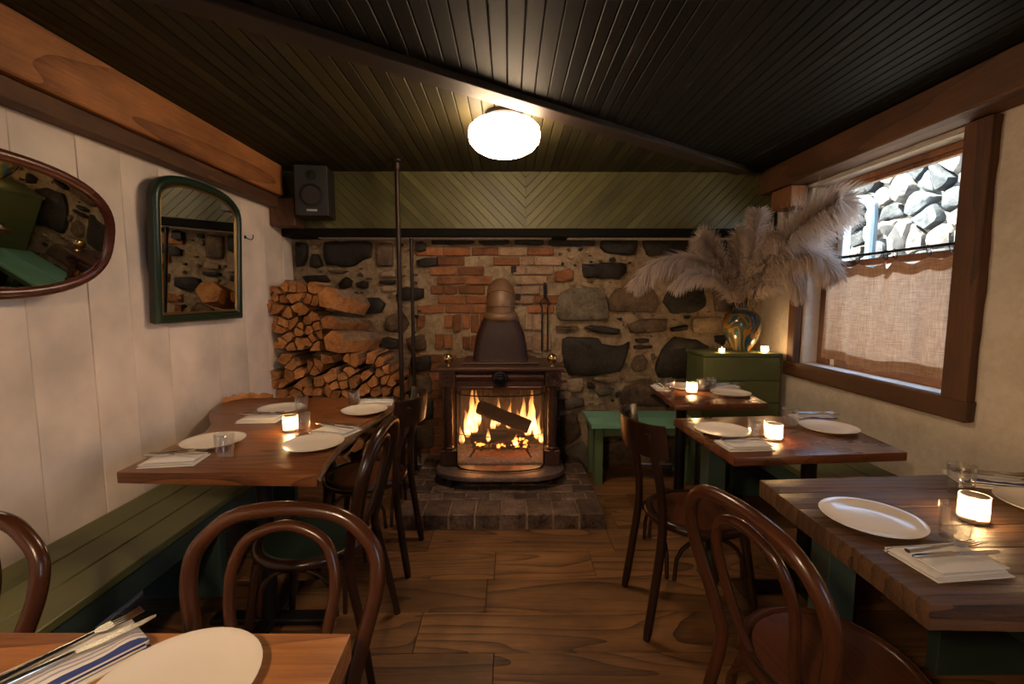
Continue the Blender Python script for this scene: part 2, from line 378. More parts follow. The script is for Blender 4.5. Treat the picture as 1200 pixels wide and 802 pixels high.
# ------------------------------------------------------------------ mesh helpers
class MB:
    def __init__(self): self.bm = bmesh.new()
    def box(self, x0, x1, y0, y1, z0, z1, bev=0.0, seg=1, mat=None):
        t = bmesh.new()
        vs = [t.verts.new(p) for p in ((x0, y0, z0), (x1, y0, z0), (x1, y1, z0), (x0, y1, z0), (x0, y0, z1), (x1, y0, z1), (x1, y1, z1), (x0, y1, z1))]
        for f in ((0, 3, 2, 1), (4, 5, 6, 7), (0, 1, 5, 4), (1, 2, 6, 5), (2, 3, 7, 6), (3, 0, 4, 7)): t.faces.new([vs[i] for i in f])
        if bev: bmesh.ops.bevel(t, geom=t.edges[:] + t.verts[:], offset=bev, segments=seg, affect='EDGES', profile=0.6)
        return self.merge(t, mat)
    def merge(self, t, mat=None):
        if mat is not None: bmesh.ops.transform(t, matrix=mat, verts=t.verts)
        idx = {}
        for v in t.verts: idx[v] = self.bm.verts.new(v.co)
        for f in t.faces:
            nf = self.bm.faces.new([idx[v] for v in f.verts]); nf.material_index = f.material_index
        t.free()
        return self
    def prism(self, poly, a, b, axis='Z', bev=0.0, seg=1):
        """polygon in the two other axes, extruded from a to b along axis"""
        def P(p, h): return {'Z': (p[0], p[1], h), 'Y': (p[0], h, p[1]), 'X': (h, p[0], p[1])}[axis]
        t = bmesh.new()
        A = [t.verts.new(P(p, a)) for p in poly]; B = [t.verts.new(P(p, b)) for p in poly]
        n = len(poly)
        t.faces.new(A[::-1]); t.faces.new(B)
        for i in range(n): t.faces.new((A[i], A[(i + 1) % n], B[(i + 1) % n], B[i]))
        bmesh.ops.recalc_face_normals(t, faces=t.faces)
        if bev: bmesh.ops.bevel(t, geom=t.edges[:] + t.verts[:], offset=bev, segments=seg, affect='EDGES', profile=0.6)
        return self.merge(t)
    def tube(self, pts, rad, seg=10, closed=False, flat=1.0, up=None):
        pts = [Vector(p) for p in pts]; n = len(pts)
        if not isinstance(rad, (list, tuple)): rad = [rad] * n
        rings = []; prev = None
        for i, p in enumerate(pts):
            if closed: tg = pts[(i + 1) % n] - pts[i - 1]
            else: tg = pts[min(i + 1, n - 1)] - pts[max(i - 1, 0)]
            tg.normalize()
            if prev is None:
                ref = Vector(up) if up else (Vector((0, 0, 1)) if abs(tg.z) < 0.9 else Vector((1, 0, 0)))
                a = (ref - tg * ref.dot(tg)).normalized()
            else:
                a = (prev - tg * prev.dot(tg)).normalized()
            prev = a; bb = tg.cross(a)
            rings.append([self.bm.verts.new(p + (a * math.cos(2 * PI * k / seg) + bb * math.sin(2 * PI * k / seg) * flat) * rad[i]) for k in range(seg)])
        m = n if closed else n - 1
        for i in range(m):
            r0, r1 = rings[i], rings[(i + 1) % n]
            for k in range(seg): self.bm.faces.new((r0[k], r0[(k + 1) % seg], r1[(k + 1) % seg], r1[k]))
        if not closed:
            self.bm.faces.new(rings[0][::-1]); self.bm.faces.new(rings[-1])
        return self
    def lathe(self, prof, seg=24, c=(0, 0, 0), sx=1.0, sy=1.0, cap0=True, cap1=True):
        rings = []
        for r, z in prof:
            rings.append([self.bm.verts.new((c[0] + sx * r * math.cos(2 * PI * k / seg), c[1] + sy * r * math.sin(2 * PI * k / seg), c[2] + z)) for k in range(seg)])
        for i in range(len(rings) - 1):
            for k in range(seg): self.bm.faces.new((rings[i][k], rings[i][(k + 1) % seg], rings[i + 1][(k + 1) % seg], rings[i + 1][k]))
        if cap0: self.bm.faces.new(rings[0][::-1])
        if cap1: self.bm.faces.new(rings[-1])
        return self
    def faces(self, vs, fs, mi=0):
        V = [self.bm.verts.new(v) for v in vs]
        for f in fs: self.bm.faces.new([V[i] for i in f]).material_index = mi
        return self
    def build(self, name, mat, parent=None, loc=None, smooth=35, rotz=0.0, origin=None):
        """origin: move the mesh so that this point becomes the object's own origin"""
        bm = self.bm
        if origin is not None:
            bmesh.ops.translate(bm, vec=-Vector(origin), verts=bm.verts); loc = origin
        bmesh.ops.recalc_face_normals(bm, faces=bm.faces)
        me = bpy.data.meshes.new(name); bm.to_mesh(me); bm.free()
        for mm in (mat if isinstance(mat, (list, tuple)) else [mat]): me.materials.append(MATS[mm])
        if smooth:
            me.polygons.foreach_set('use_smooth', [True] * len(me.polygons))
            me.set_sharp_from_angle(angle=math.radians(smooth))
        o = bpy.data.objects.new(name, me); C.objects.link(o)
        if parent: o.parent = parent
        if loc is not None: o.location = loc
        if rotz: o.rotation_euler = (0, 0, rotz)
        return o
def tag(o, label, cat, group=None):
    o['label'] = label; o['category'] = cat
    if group: o['group'] = group
    return o
def struct(o, label, cat):
    o['label'] = label; o['category'] = cat; o['kind'] = 'structure'
    return o
def thing(name, label, cat, loc=(0, 0, 0), rotz=0.0, group=None):
    o = bpy.data.objects.new(name, None); C.objects.link(o)
    o.empty_display_size = 0.05
    o.location = loc; o.rotation_euler = (0, 0, rotz)
    return tag(o, label, cat, group)
def dup(root, loc, rotz=0.0, label=None, group=None):
    def cp(o, parent):
        c = o.copy(); C.objects.link(c); c.parent = parent
        for ch in list(o.children):
            if ch is not c: cp(ch, c)
        return c
    r = cp(root, None); r.location = loc; r.rotation_euler = (0, 0, rotz)
    if label: r['label'] = label
    if group: r['group'] = group
    return r
def clip(poly, a, bb, c):
    """keep a*x + b*y <= c"""
    out = []
    for i in range(len(poly)):
        p, q = poly[i], poly[(i + 1) % len(poly)]
        dp = a * p[0] + bb * p[1] - c; dq = a * q[0] + bb * q[1] - c
        if dp <= 0: out.append(p)
        if (dp < 0 < dq) or (dq < 0 < dp):
            t = dp / (dp - dq); out.append((p[0] + t * (q[0] - p[0]), p[1] + t * (q[1] - p[1])))
    return out
def smoothpath(pts, n=8, closed=False):
    """Catmull-Rom through the points"""
    P = [Vector(p) for p in pts]; out = []; m = len(P)
    rng = range(m if closed else m - 1)
    for i in rng:
        if closed: p0, p1, p2, p3 = P[i - 1], P[i], P[(i + 1) % m], P[(i + 2) % m]
        else: p0, p1, p2, p3 = P[max(i - 1, 0)], P[i], P[i + 1], P[min(i + 2, m - 1)]
        for k in range(n):
            t = k / n
            out.append(0.5 * ((2 * p1) + (p2 - p0) * t + (2 * p0 - 5 * p1 + 4 * p2 - p3) * t * t + (3 * p1 - p0 - 3 * p2 + p3) * t ** 3))
    if not closed: out.append(P[-1])
    return out

# ================================================================== THE ROOM
# floor: wide oak planks running across the room
floor = struct(MB().box(XL - 0.1, XR + 0.15, YF, YB + 0.1, -0.06, -0.022).build('floor', 'shadow_gap'), 'wide dark oak plank floor running across the room', 'floor')
seams = [2.561, 2.325, 2.079, 1.850, 1.621]
ys = list(seams)
while ys[0] < YB: ys.insert(0, ys[0] + 0.235)
while ys[-1] > YF: ys.append(ys[-1] - 0.23)
ys[0] = YB
joints = {1: [], 2.325: [(695, 663), (580, 663)], 2.079: [(570, 698)], 1.850: [(490, 741)], 1.621: [(578, 785)]}
def plank_joints(ytop, ybot):
    key = {2.325: 2.325, 2.079: 2.079, 1.850: 1.850, 1.621: 1.621}.get(ytop)
    if key: xs = sorted(onz(u, v, 0).x for u, v in joints[key])
    else: xs = [rnd.uniform(-0.9, 0.9)]
    while xs[0] - 1.5 > XL: xs.insert(0, xs[0] - rnd.uniform(0.9, 1.5))
    while xs[-1] + 1.5 < XR: xs.append(xs[-1] + rnd.uniform(0.9, 1.5))
    return [XL] + [x for x in xs if XL + 0.1 < x < XR - 0.1] + [XR]
for i in range(len(ys) - 1):
    y1, y0 = ys[i], max(ys[i + 1], YF)
    xs = plank_joints(y1, y0)
    for a, bb in zip(xs[:-1], xs[1:]):
        dz = rnd.uniform(-0.0012, 0.0)
        MB().box(a + 0.0012, bb - 0.0012, y0 + 0.0014, y1 - 0.0014, -0.022, dz, bev=0.0016).build('plank', 'floor_oak', floor, origin=((a + bb) / 2, (y0 + y1) / 2, 0))

# ceiling: narrow painted boards running from front to back
ceil = struct(MB().box(XL - 0.1, XR + 0.15, YF, YB + 0.1, ZC + 0.016, ZC + 0.06).build('ceiling', 'shadow_gap'), 'dark green painted board ceiling', 'ceiling')
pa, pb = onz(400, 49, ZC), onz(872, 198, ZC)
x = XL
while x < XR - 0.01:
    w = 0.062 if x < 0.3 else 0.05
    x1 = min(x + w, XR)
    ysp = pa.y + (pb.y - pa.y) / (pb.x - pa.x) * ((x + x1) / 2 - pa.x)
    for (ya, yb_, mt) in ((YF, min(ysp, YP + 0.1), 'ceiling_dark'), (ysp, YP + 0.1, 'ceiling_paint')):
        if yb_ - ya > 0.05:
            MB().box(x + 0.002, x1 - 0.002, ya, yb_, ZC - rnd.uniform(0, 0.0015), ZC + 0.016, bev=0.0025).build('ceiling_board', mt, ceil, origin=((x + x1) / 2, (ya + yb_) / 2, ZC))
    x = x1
# the flat strip that crosses the ceiling on the diagonal
dv = (pb - pa).normalized(); pa2 = pa - dv * 2.2
nv = Vector((-dv.y, dv.x, 0)) * 0.055
mb = MB().prism([(pa2 - nv)[:2], (pb - nv)[:2], (pb + nv)[:2], (pa2 + nv)[:2]], ZC - 0.035, ZC - 0.0015, 'Z', bev=0.004)
struct(mb.build('trim_1', 'ceiling_strip_paint', origin=tuple((pa2 + pb) / 2)), 'dark reddish brown strip crossing the ceiling diagonally', 'ceiling strip')

# left wall: wide upright white boards
wl = struct(MB().box(XL - 0.14, XL - 0.012, YF, YB + 0.1, 0, ZC).build('wall_left', 'shadow_gap'), 'white painted wall of wide upright boards', 'wall')
seamY = [onx(u, v, XL).y for u, v in ((88, 160), (140, 190), (199, 400), (250, 300), (290, 390))]
yy = sorted(seamY)
while yy[0] > YF + 0.3: yy.insert(0, yy[0] - rnd.uniform(0.22, 0.31))
while yy[-1] < YB - 0.3: yy.append(yy[-1] + 0.26)
yy[0] = YF; yy.append(YB)
for a, bb in zip(yy[:-1], yy[1:]):
    MB().box(XL - 0.012, XL + rnd.uniform(-0.003, 0.0), a + 0.0012, bb - 0.0012, 0, ZC, bev=0.002).build('wall_board', 'board_white', wl, origin=(XL, (a + bb) / 2, 1.1))

# wall behind the camera
struct(MB().box(XL - 0.14, XR + 0.3, YF - 0.15, YF, 0, ZC).build('wall_front', 'plaster_plain'), 'plain plaster wall closing the near end of the room', 'wall')

# right wall with the window opening
WY0, WY1, WZ0, WZ1 = 2.035, 3.135, 0.905, 2.09     # opening inside the casing
W2Y0, W2Y1 = -1.9, -0.7                             # second window, out of view
TH = 0.30
def wall_grid(y0, y1, z0, z1):
    """a piece of rough whitewashed wall, its face slightly uneven"""
    mbx = MB(); ny = max(2, int((y1 - y0) / 0.06)); nz = max(2, int((z1 - z0) / 0.06))
    vs = []
    for j in range(nz + 1):
        for i in range(ny + 1):
            y = y0 + (y1 - y0) * i / ny; z = z0 + (z1 - z0) * j / nz
            d = 0.016 * noise.noise(Vector((y * 2.3, z * 2.3, 3))) + 0.007 * noise.noise(Vector((y * 8, z * 8, 9)))
            vs.append((XR + 0.012 + d, y, z))
    fs = [(j * (ny + 1) + i, j * (ny + 1) + i + 1, (j + 1) * (ny + 1) + i + 1, (j + 1) * (ny + 1) + i) for j in range(nz) for i in range(ny)]
    mbx.faces(vs, fs)
    return mbx.bm
wr_mb = MB()
for (a, bb, c, d) in ((YF, W2Y0, 0, ZC), (W2Y0, W2Y1, 0, WZ0), (W2Y0, W2Y1, WZ1, ZC), (W2Y1, WY0, 0, ZC), (WY0, WY1, 0, WZ0), (WY0, WY1, WZ1, ZC), (WY1, YB + 0.1, 0, ZC)):
    wr_mb.merge(wall_grid(a, bb, c, d))
    wr_mb.box(XR + 0.035, XR + TH, a, bb, c, d)
struct(wr_mb.build('wall_right', 'plaster_white', smooth=60), 'rough whitewashed wall with the window', 'wall')

# back wall: mortar bed, then every stone and brick
def mortar_wall():
    mbx = MB(); x0, x1, z0, z1 = XL - 0.14, XR + 0.3, 0.0, 1.9
    nx, nz = 110, 56; vs = []
    for j in range(nz + 1):
        for i in range(nx + 1):
            x = x0 + (x1 - x0) * i / nx; z = z0 + (z1 - z0) * j / nz
            d = 0.012 * noise.noise(Vector((x * 5, z * 5, 1))) + 0.008 * noise.noise(Vector((x * 15, z * 15, 4)))
            vs.append((x, YB + 0.012 + d, z))
    mbx.faces(vs, [(j * (nx + 1) + i, j * (nx + 1) + i + 1, (j + 1) * (nx + 1) + i + 1, (j + 1) * (nx + 1) + i) for j in range(nz) for i in range(nx)])
    mbx.box(x0, x1, YB + 0.05, YB + 0.2, 0, ZC)
    return mbx
wb = struct(mortar_wall().build('wall_back', 'mortar', smooth=60), 'old rubble stone and brick chimney wall with rough mortar', 'wall')

def stone(poly, mat, depth=0.03, plane=None, parent=None, name='stone'):
    """poly: points (x, z) on the wall; a rounded lump proud of the mortar"""
    pts = []
    n = len(poly)
    for i in range(n):
        p, q = Vector(poly[i]), Vector(poly[(i + 1) % n])
        L = (q - p).length; s = max(1, int(L / 0.045))
        for kk in range(s):
            pts.append(p.lerp(q, kk / s))
    m = len(pts)
    pts = [(pts[i - 1] + pts[i] * 6 + pts[(i + 1) % m]) / 8 for i in range(m)]
    sd = rnd.uniform(0, 50)
    cx = sum(p.x for p in pts) / m; cz = sum(p.y for p in pts) / m
    Y0 = plane if plane is not None else YB
    vs = []
    for (sc, y) in ((1.0, 0.02), (1.0, -depth * 0.55), (0.90, -depth * 0.92), (0.55, -depth * 1.05)):
        for p in pts:
            j = 0.010 * noise.noise(Vector((p.x * 28, p.y * 28, sd)))
            jy = 0.010 * noise.noise(Vector((p.x * 14, p.y * 14, sd + 5))) if y < 0 else 0
            vs.append((cx + (p.x - cx) * sc + j, Y0 + y + jy, cz + (p.y - cz) * sc + j))
    vs.append((cx, Y0 - depth * 1.05 + rnd.uniform(-0.006, 0.006), cz))
    fs = []
    for r_ in range(3):
        for i in range(m): fs.append((r_ * m + i, r_ * m + (i + 1) % m, (r_ + 1) * m + (i + 1) % m, (r_ + 1) * m + i))
    for i in range(m): fs.append((3 * m + i, 3 * m + (i + 1) % m, 4 * m))
    return MB().faces(vs, fs).build(name, mat, parent or wb, origin=(cx, Y0, cz), smooth=50)
def pxpoly(pp): return [(ony(u, v, YB - 0.02).x, ony(u, v, YB - 0.02).z) for u, v in pp]
K, BR, GR, TN = 'stone_black', 'stone_brown', 'stone_grey', 'stone_tan'
STONES = [
 (K, [(681, 309), (735, 308), (735, 320), (726, 328), (684, 325)]),
 (GR, [(651, 363), (656, 343), (667, 338), (706, 337), (713, 356), (713, 376), (655, 376)]),
 (BR, [(715, 365), (714, 350), (722, 338), (765, 335), (772, 354), (768, 367)]),
 (K, [(777, 354), (785, 338), (823, 330), (829, 358), (816, 367), (787, 368)]),
 (BR, [(736, 380), (757, 374), (783, 374), (782, 388), (739, 392)]),
 (K, [(681, 385), (693, 381), (728, 385), (727, 392), (711, 393)]),
 (K, [(785, 385), (808, 380), (806, 388), (787, 389)]),
 (BR, [(651, 382), (678, 382), (678, 387), (651, 387)]),
 (K, [(721, 373), (732, 371), (728, 378)]),
 (K, [(658, 398), (664, 395), (702, 396), (704, 405), (732, 405), (739, 399), (735, 416), (728, 436), (691, 441), (667, 441), (660, 430)]),
 (K, [(744, 397), (762, 397), (761, 402), (744, 402)]),
 (K, [(743, 405), (766, 405), (765, 409), (743, 409)]),
 (BR, [(739, 432), (744, 418), (754, 413), (760, 423), (758, 435), (743, 437)]),
 (BR, [(762, 416), (768, 413), (769, 421), (764, 425)]),
 (K, [(767, 434), (776, 410), (792, 394), (816, 399), (832, 407), (831, 411), (823, 410), (826, 430), (825, 445), (772, 443)]),
 (BR, [(728, 462), (733, 452), (757, 450), (779, 462), (783, 477), (726, 476)]),
 (K, [(687, 448), (700, 452), (696, 458), (688, 455)]),
 (GR, [(698, 460), (704, 454), (721, 455), (717, 463), (700, 466)]),
 (K, [(722, 461), (729, 457), (726, 466), (722, 467)]),
 (GR, [(659, 467), (684, 465), (686, 477), (660, 481)]),
 (TN, [(664, 445), (684, 443), (684, 461), (664, 460)]),
 (TN, [(690, 443), (706, 442), (724, 443), (722, 450), (704, 449)]),
 (TN, [(731, 440), (762, 440), (765, 446), (733, 448)]),
 (K, [(642, 280), (699, 280), (699, 288), (642, 288)]),
 (K, [(703, 280), (749, 280), (745, 299), (715, 298), (703, 291)]),
 (K, [(753, 280), (808, 280), (806, 298), (757, 300)]),
 (K, [(813, 280), (852, 280), (852, 298), (815, 298)]),
 (K, [(857, 280), (890, 280), (888, 303), (858, 300)]),
 (K, [(504, 280), (556, 280), (556, 286), (505, 287)]),
 (K, [(560, 280), (598, 280), (598, 286), (560, 287)]),
 (K, [(602, 280), (638, 280), (638, 287), (602, 287)]),
 (TN, [(812, 373), (848, 372), (850, 390), (813, 391)]),
 (K, [(837, 394), (852, 392), (850, 406), (838, 402)]),
 ('brick_red', [(650, 317), (674, 316), (672, 329), (650, 331)]),
 (K, [(771, 305), (800, 304), (803, 320), (776, 323)]),
 (TN, [(806, 303), (830, 303), (830, 322), (808, 324)]),
 (K, [(836, 304), (880, 306), (884, 328), (838, 326)]),
 (BR, [(836, 332), (874, 333), (878, 365), (838, 366)]),
 (TN, [(745, 303), (768, 304), (768, 328), (742, 330)]),
 (BR, [(656, 487), (676, 484), (682, 510), (668, 522), (657, 515)]),
 (GR, [(662, 527), (684, 518), (697, 540), (690, 556), (664, 558)]),
 (BR, [(686, 482), (718, 482), (722, 505), (690, 512)]),
 (K, [(727, 485), (768, 483), (772, 510), (730, 512)]),
 (BR, [(776, 484), (812, 483), (815, 512), (780, 510)]),
 (BR, [(700, 520), (740, 517), (745, 548), (705, 550)]),
 (K, [(379, 283), (436, 283), (436, 302), (423, 305), (415, 313), (381, 311), (379, 297)]),
 (K, [(345, 283), (360, 285), (359, 303), (355, 313), (346, 314)]),
 (K, [(364, 297), (372, 297), (378, 314), (362, 314)]),
 (K, [(352, 323), (380, 322), (389, 330), (360, 333)]),
 (K, [(395, 333), (405, 323), (413, 329), (412, 337), (397, 339)]),
 (K, [(416, 330), (432, 329), (432, 338), (417, 338)]),
 (K, [(417, 357), (425, 349), (444, 347), (453, 357), (447, 367), (421, 369)]),
 (TN, [(444, 318), (464, 315), (464, 325), (444, 326)]),
 (K, [(443, 328), (464, 328), (464, 333), (443, 333)]),
 (TN, [(444, 335), (465, 335), (465, 342), (447, 342)]),
 (K, [(463, 346), (468, 337), (497, 337), (497, 350), (465, 354)]),
 (K, [(486, 283), (500, 283), (500, 295), (486, 295)]),
 (K, [(487, 304), (513, 301), (515, 312), (488, 314)]),
 (BR, [(440, 284), (460, 284), (461, 312), (441, 313)]),
 (BR, [(395, 343), (412, 342), (413, 352), (397, 353)]),
 (BR, [(382, 316), (410, 317), (402, 321), (384, 320)]),
 (BR, [(452, 370), (470, 365), (480, 380), (472, 392), (450, 388)]),
 (K, [(445, 395), (470, 397), (471, 410), (447, 408)]),
 (BR, [(475, 396), (496, 392), (500, 410), (478, 413)]),
 (K, [(480, 418), (505, 417), (506, 434), (482, 436)]),
 (BR, [(474, 440), (506, 441), (506, 462), (476, 463)]),
 (K, [(478, 470), (508, 468), (508, 492), (480, 494)]),
 (BR, [(478, 500), (508, 498), (508, 525), (480, 527)]),
]
for mt, pp in STONES:
    stone(pxpoly(pp), mt, depth={K: 0.035, BR: 0.03, GR: 0.04, TN: 0.018}.get(mt, 0.018))

taken = [pxpoly(pp) for _, pp in STONES]
def bbox_hit(x_, z_, r_):
    for q in taken:
        if min(p[0] for p in q) - r_ < x_ < max(p[0] for p in q) + r_ and min(p[1] for p in q) - r_ * 0.7 < z_ < max(p[1] for p in q) + r_ * 0.7: return True
    return False
spots = []; tries = 0
while len(spots) < 150 and tries < 6000:          # chips and pebbles set in the mortar
    tries += 1
    x_, z_, r_ = rnd.uniform(XL + 0.03, XR - 0.05), rnd.uniform(0.05, 1.78), rnd.uniform(0.012, 0.034)
    if -0.68 < x_ < 0.37 or (x_ > 1.38 and z_ < 0.97) or bbox_hit(x_, z_, r_) or (x_ < -0.95 and z_ < 1.3): continue
    if any(abs(x_ - a) < r_ + c + 0.008 and abs(z_ - bb) < (r_ + c) * 0.8 for a, bb, c in spots): continue
    spots.append((x_, z_, r_))
for x_, z_, r_ in spots:
    k_ = rnd.choice([5, 6, 7]); a0_ = rnd.uniform(0, 6)
    stone([(x_ + r_ * rnd.uniform(0.7, 1.3) * math.cos(a0_ + 2 * PI * q / k_), z_ + r_ * 0.6 * rnd.uniform(0.7, 1.3) * math.sin(a0_ + 2 * PI * q / k_)) for q in range(k_)], rnd.choice([TN, TN, BR, GR, K]), depth=rnd.uniform(0.006, 0.016))

def brick(x0, x1, z0, z1, mt, proud, parent=None, ytop=None):
    j = lambda: rnd.uniform(-0.003, 0.003)
    mbx = MB().prism([(x0 + j(), z0 + j()), (x1 + j(), z0 + j()), (x1 + j(), z1 + j()), (x0 + j(), z1 + j())], YB + 0.03, YB - proud, 'Y', bev=0.004)
    return mbx.build('brick', mt, parent or wb, origin=((x0 + x1) / 2, YB, (z0 + z1) / 2))
PX2M = (YB - 0.01) / FPX
zc = ony(590, 290, YB).z
bx0, bx1 = ony(500, 330, YB).x, ony(652, 330, YB).x
row = 0
ztop = zc
while ztop > 1.25:
    z1, z0 = ztop, ztop - 0.063
    x = bx0 + (0.0 if row % 2 else -0.06) + rnd.uniform(-0.02, 0.02)
    if row in (2, 3, 4, 5): x = bx0 + (0.09 if row % 2 else 0.03)
    while x < bx1:
        L = 0.205 if rnd.random() < 0.75 else 0.098
        x1 = x + L
        pipe_gap = abs((x + x1) / 2 + 0.055) < 0.10 and z0 < 1.47
        if not pipe_gap and x1 < bx1 + 0.06:
            dusty = (x + x1) / 2 > 0.02 + rnd.uniform(-0.05, 0.05)
            if rnd.random() < 0.94:
                brick(x, x1, z0, z1, 'brick_dusty' if dusty and rnd.random() < 0.8 else 'brick_red', rnd.uniform(0.004, 0.014))
        x = x1 + rnd.uniform(0.009, 0.013)
    ztop -= 0.0745; row += 1
# soldier courses of bricks on end, left and right of the stove pipe
z1 = ztop + 0.01
for rr in range(2):
    x = bx0 - 0.08
    while x < bx1 - 0.05:
        if not (-0.19 < x + 0.03 < 0.10) and rnd.random() < 0.88:
            brick(x, x + 0.06, z1 - 0.15 + rnd.uniform(-0.012, 0.035), z1 - rnd.uniform(0, 0.02), 'brick_red' if x < 0 else 'brick_dusty', rnd.uniform(0.002, 0.016))
        x += 0.071
    z1 -= 0.165
zt = z1
while zt > 0.16:
    for (a, bb) in ((bx0 - 0.1, -0.52), (0.40, 0.46)):
        x = a
        while x < bb:
            brick(x, x + 0.10, zt - 0.063, zt, 'brick_red' if x < 0 else 'brick_dusty', rnd.uniform(0.002, 0.014)); x += 0.111
    zt -= 0.0745
for u, v in ((602, 316), (608, 337), (607, 348)):       # open holes right of the pipe: solid blocks, their shade put into the colour
    p = ony(u, v, YB)
    MB().box(p.x - 0.022, p.x + 0.022, YB - 0.012, YB + 0.02, p.z - 0.026, p.z + 0.026, bev=0.005).build('brick', 'soot_and_shade', wb, origin=(p.x, YB, p.z))

# green chevron boarding above the stone, with a black lintel below it
ZP0 = ony(600, 268, YP).z
px0, px1 = XL, 1.86
panel = struct(MB().box(px0, px1 + 0.14, YP + 0.013, YB + 0.05, ZP0, ZC + 0.016).build('wall_upper', 'shadow_gap'), 'green boarded panel in chevron pattern above the stone wall', 'wall panel')
xm = ony(616, 235, YP).x
bw = 0.052
def chev_side(xa, xb, sgn):
    """boards at 45 degrees; sgn +1: they fall towards the middle from the left"""
    rect = [(xa, ZP0), (xb, ZP0), (xb, ZC - 0.002), (xa, ZC - 0.002)]
    s = math.sqrt(0.5)
    lo = min(s * (sgn * p[0] + p[1]) for p in rect); hi = max(s * (sgn * p[0] + p[1]) for p in rect)
    ref = s * (sgn * xm + ZP0)
    kk = math.floor((lo - ref) / bw)
    while ref + kk * bw < hi:
        a, bb = ref + kk * bw + 0.0018, ref + (kk + 1) * bw - 0.0018
        poly = clip(clip(rect, -s * sgn, -s, -a), s * sgn, s, bb)
        if len(poly) >= 3 and max(p[0] for p in poly) - min(p[0] for p in poly) > 0.02:
            cx = sum(p[0] for p in poly) / len(poly); cz = sum(p[1] for p in poly) / len(poly)
            t = MB().prism([(p[0] - cx, p[1] - cz) for p in poly], -rnd.uniform(0, 0.002), 0.013, 'Y')
            ang = -sgn * PI / 4          # boards run along local x so the grain follows them
            bmesh.ops.rotate(t.bm, verts=t.bm.verts, cent=(0, 0, 0), matrix=Matrix.Rotation(-sgn * PI / 4, 3, 'Y').inverted() if False else Matrix.Rotation(-ang * 1.0, 3, 'Y').inverted())
            o = t.build('chevron_board', 'chevron_paint', panel, loc=(cx, YP, cz))
            o.rotation_euler = (0, -ang, 0)
        kk += 1
chev_side(px0 + 0.003, xm - 0.0015, 1)
chev_side(xm + 0.0015, px1 + 0.12, -1)
zl = ony(600, 277, YP).z
struct(MB().box(px0, XR + 0.02, YP - 0.02, YB + 0.01, zl - 0.005, ZP0 - 0.001, bev=0.006).build('trim_2', 'lintel_black'), 'blackened timber lintel between stone wall and green boards', 'lintel')
mbx = MB(); xx = XL + 0.25
while xx < 1.75:
    L = rnd.uniform(0.12, 0.5); h = rnd.uniform(0.004, 0.010)
    mbx.box(xx, xx + L, YP + 0.03, YB + 0.0, zl - 0.005 - h, zl - 0.006, bev=0.001); xx += L + rnd.choice([0.0, 0.0, 0.12])
struct(mbx.build('trim_3', 'caulk_white'), 'thin broken white plaster line under the lintel', 'plaster line')

# left beam: fir timber over a darker rail
struct(MB().box(XL, -1.585, YF, 3.30, 2.065, ZC - 0.006, bev=0.006).build('trim_4', 'beam_fir', origin=(-1.63, 0.9, 2.17)), 'orange fir beam along the top of the white wall', 'beam')
struct(MB().box(XL, -1.605, YF, 3.26, 1.985, 2.058, bev=0.005).build('trim_5', 'beam_dark', origin=(-1.64, 0.9, 2.02)), 'darker brown wooden rail under the orange beam', 'beam')
struct(MB().box(XL, -1.50, 3.27, YP - 0.024, 1.86, 2.055, bev=0.008).build('trim_6', 'beam_dark', origin=(-1.58, 3.35, 1.95)), 'short brown timber block below the speaker corner', 'beam block')
# right beam over the window
struct(MB().box(1.85, XR + 0.12, YF, YP - 0.005, 2.108, ZC - 0.006, bev=0.008).build('trim_7', 'beam_dark', origin=(1.93, 0.9, 2.19)), 'brown timber beam running over the window', 'beam')
struct(MB().box(1.88, 1.995, 3.10, 3.33, 1.965, 2.104, bev=0.006).build('trim_8', 'sash_wood', origin=(1.94, 3.2, 2.03)), 'sawn wooden beam end beside the window', 'beam block')

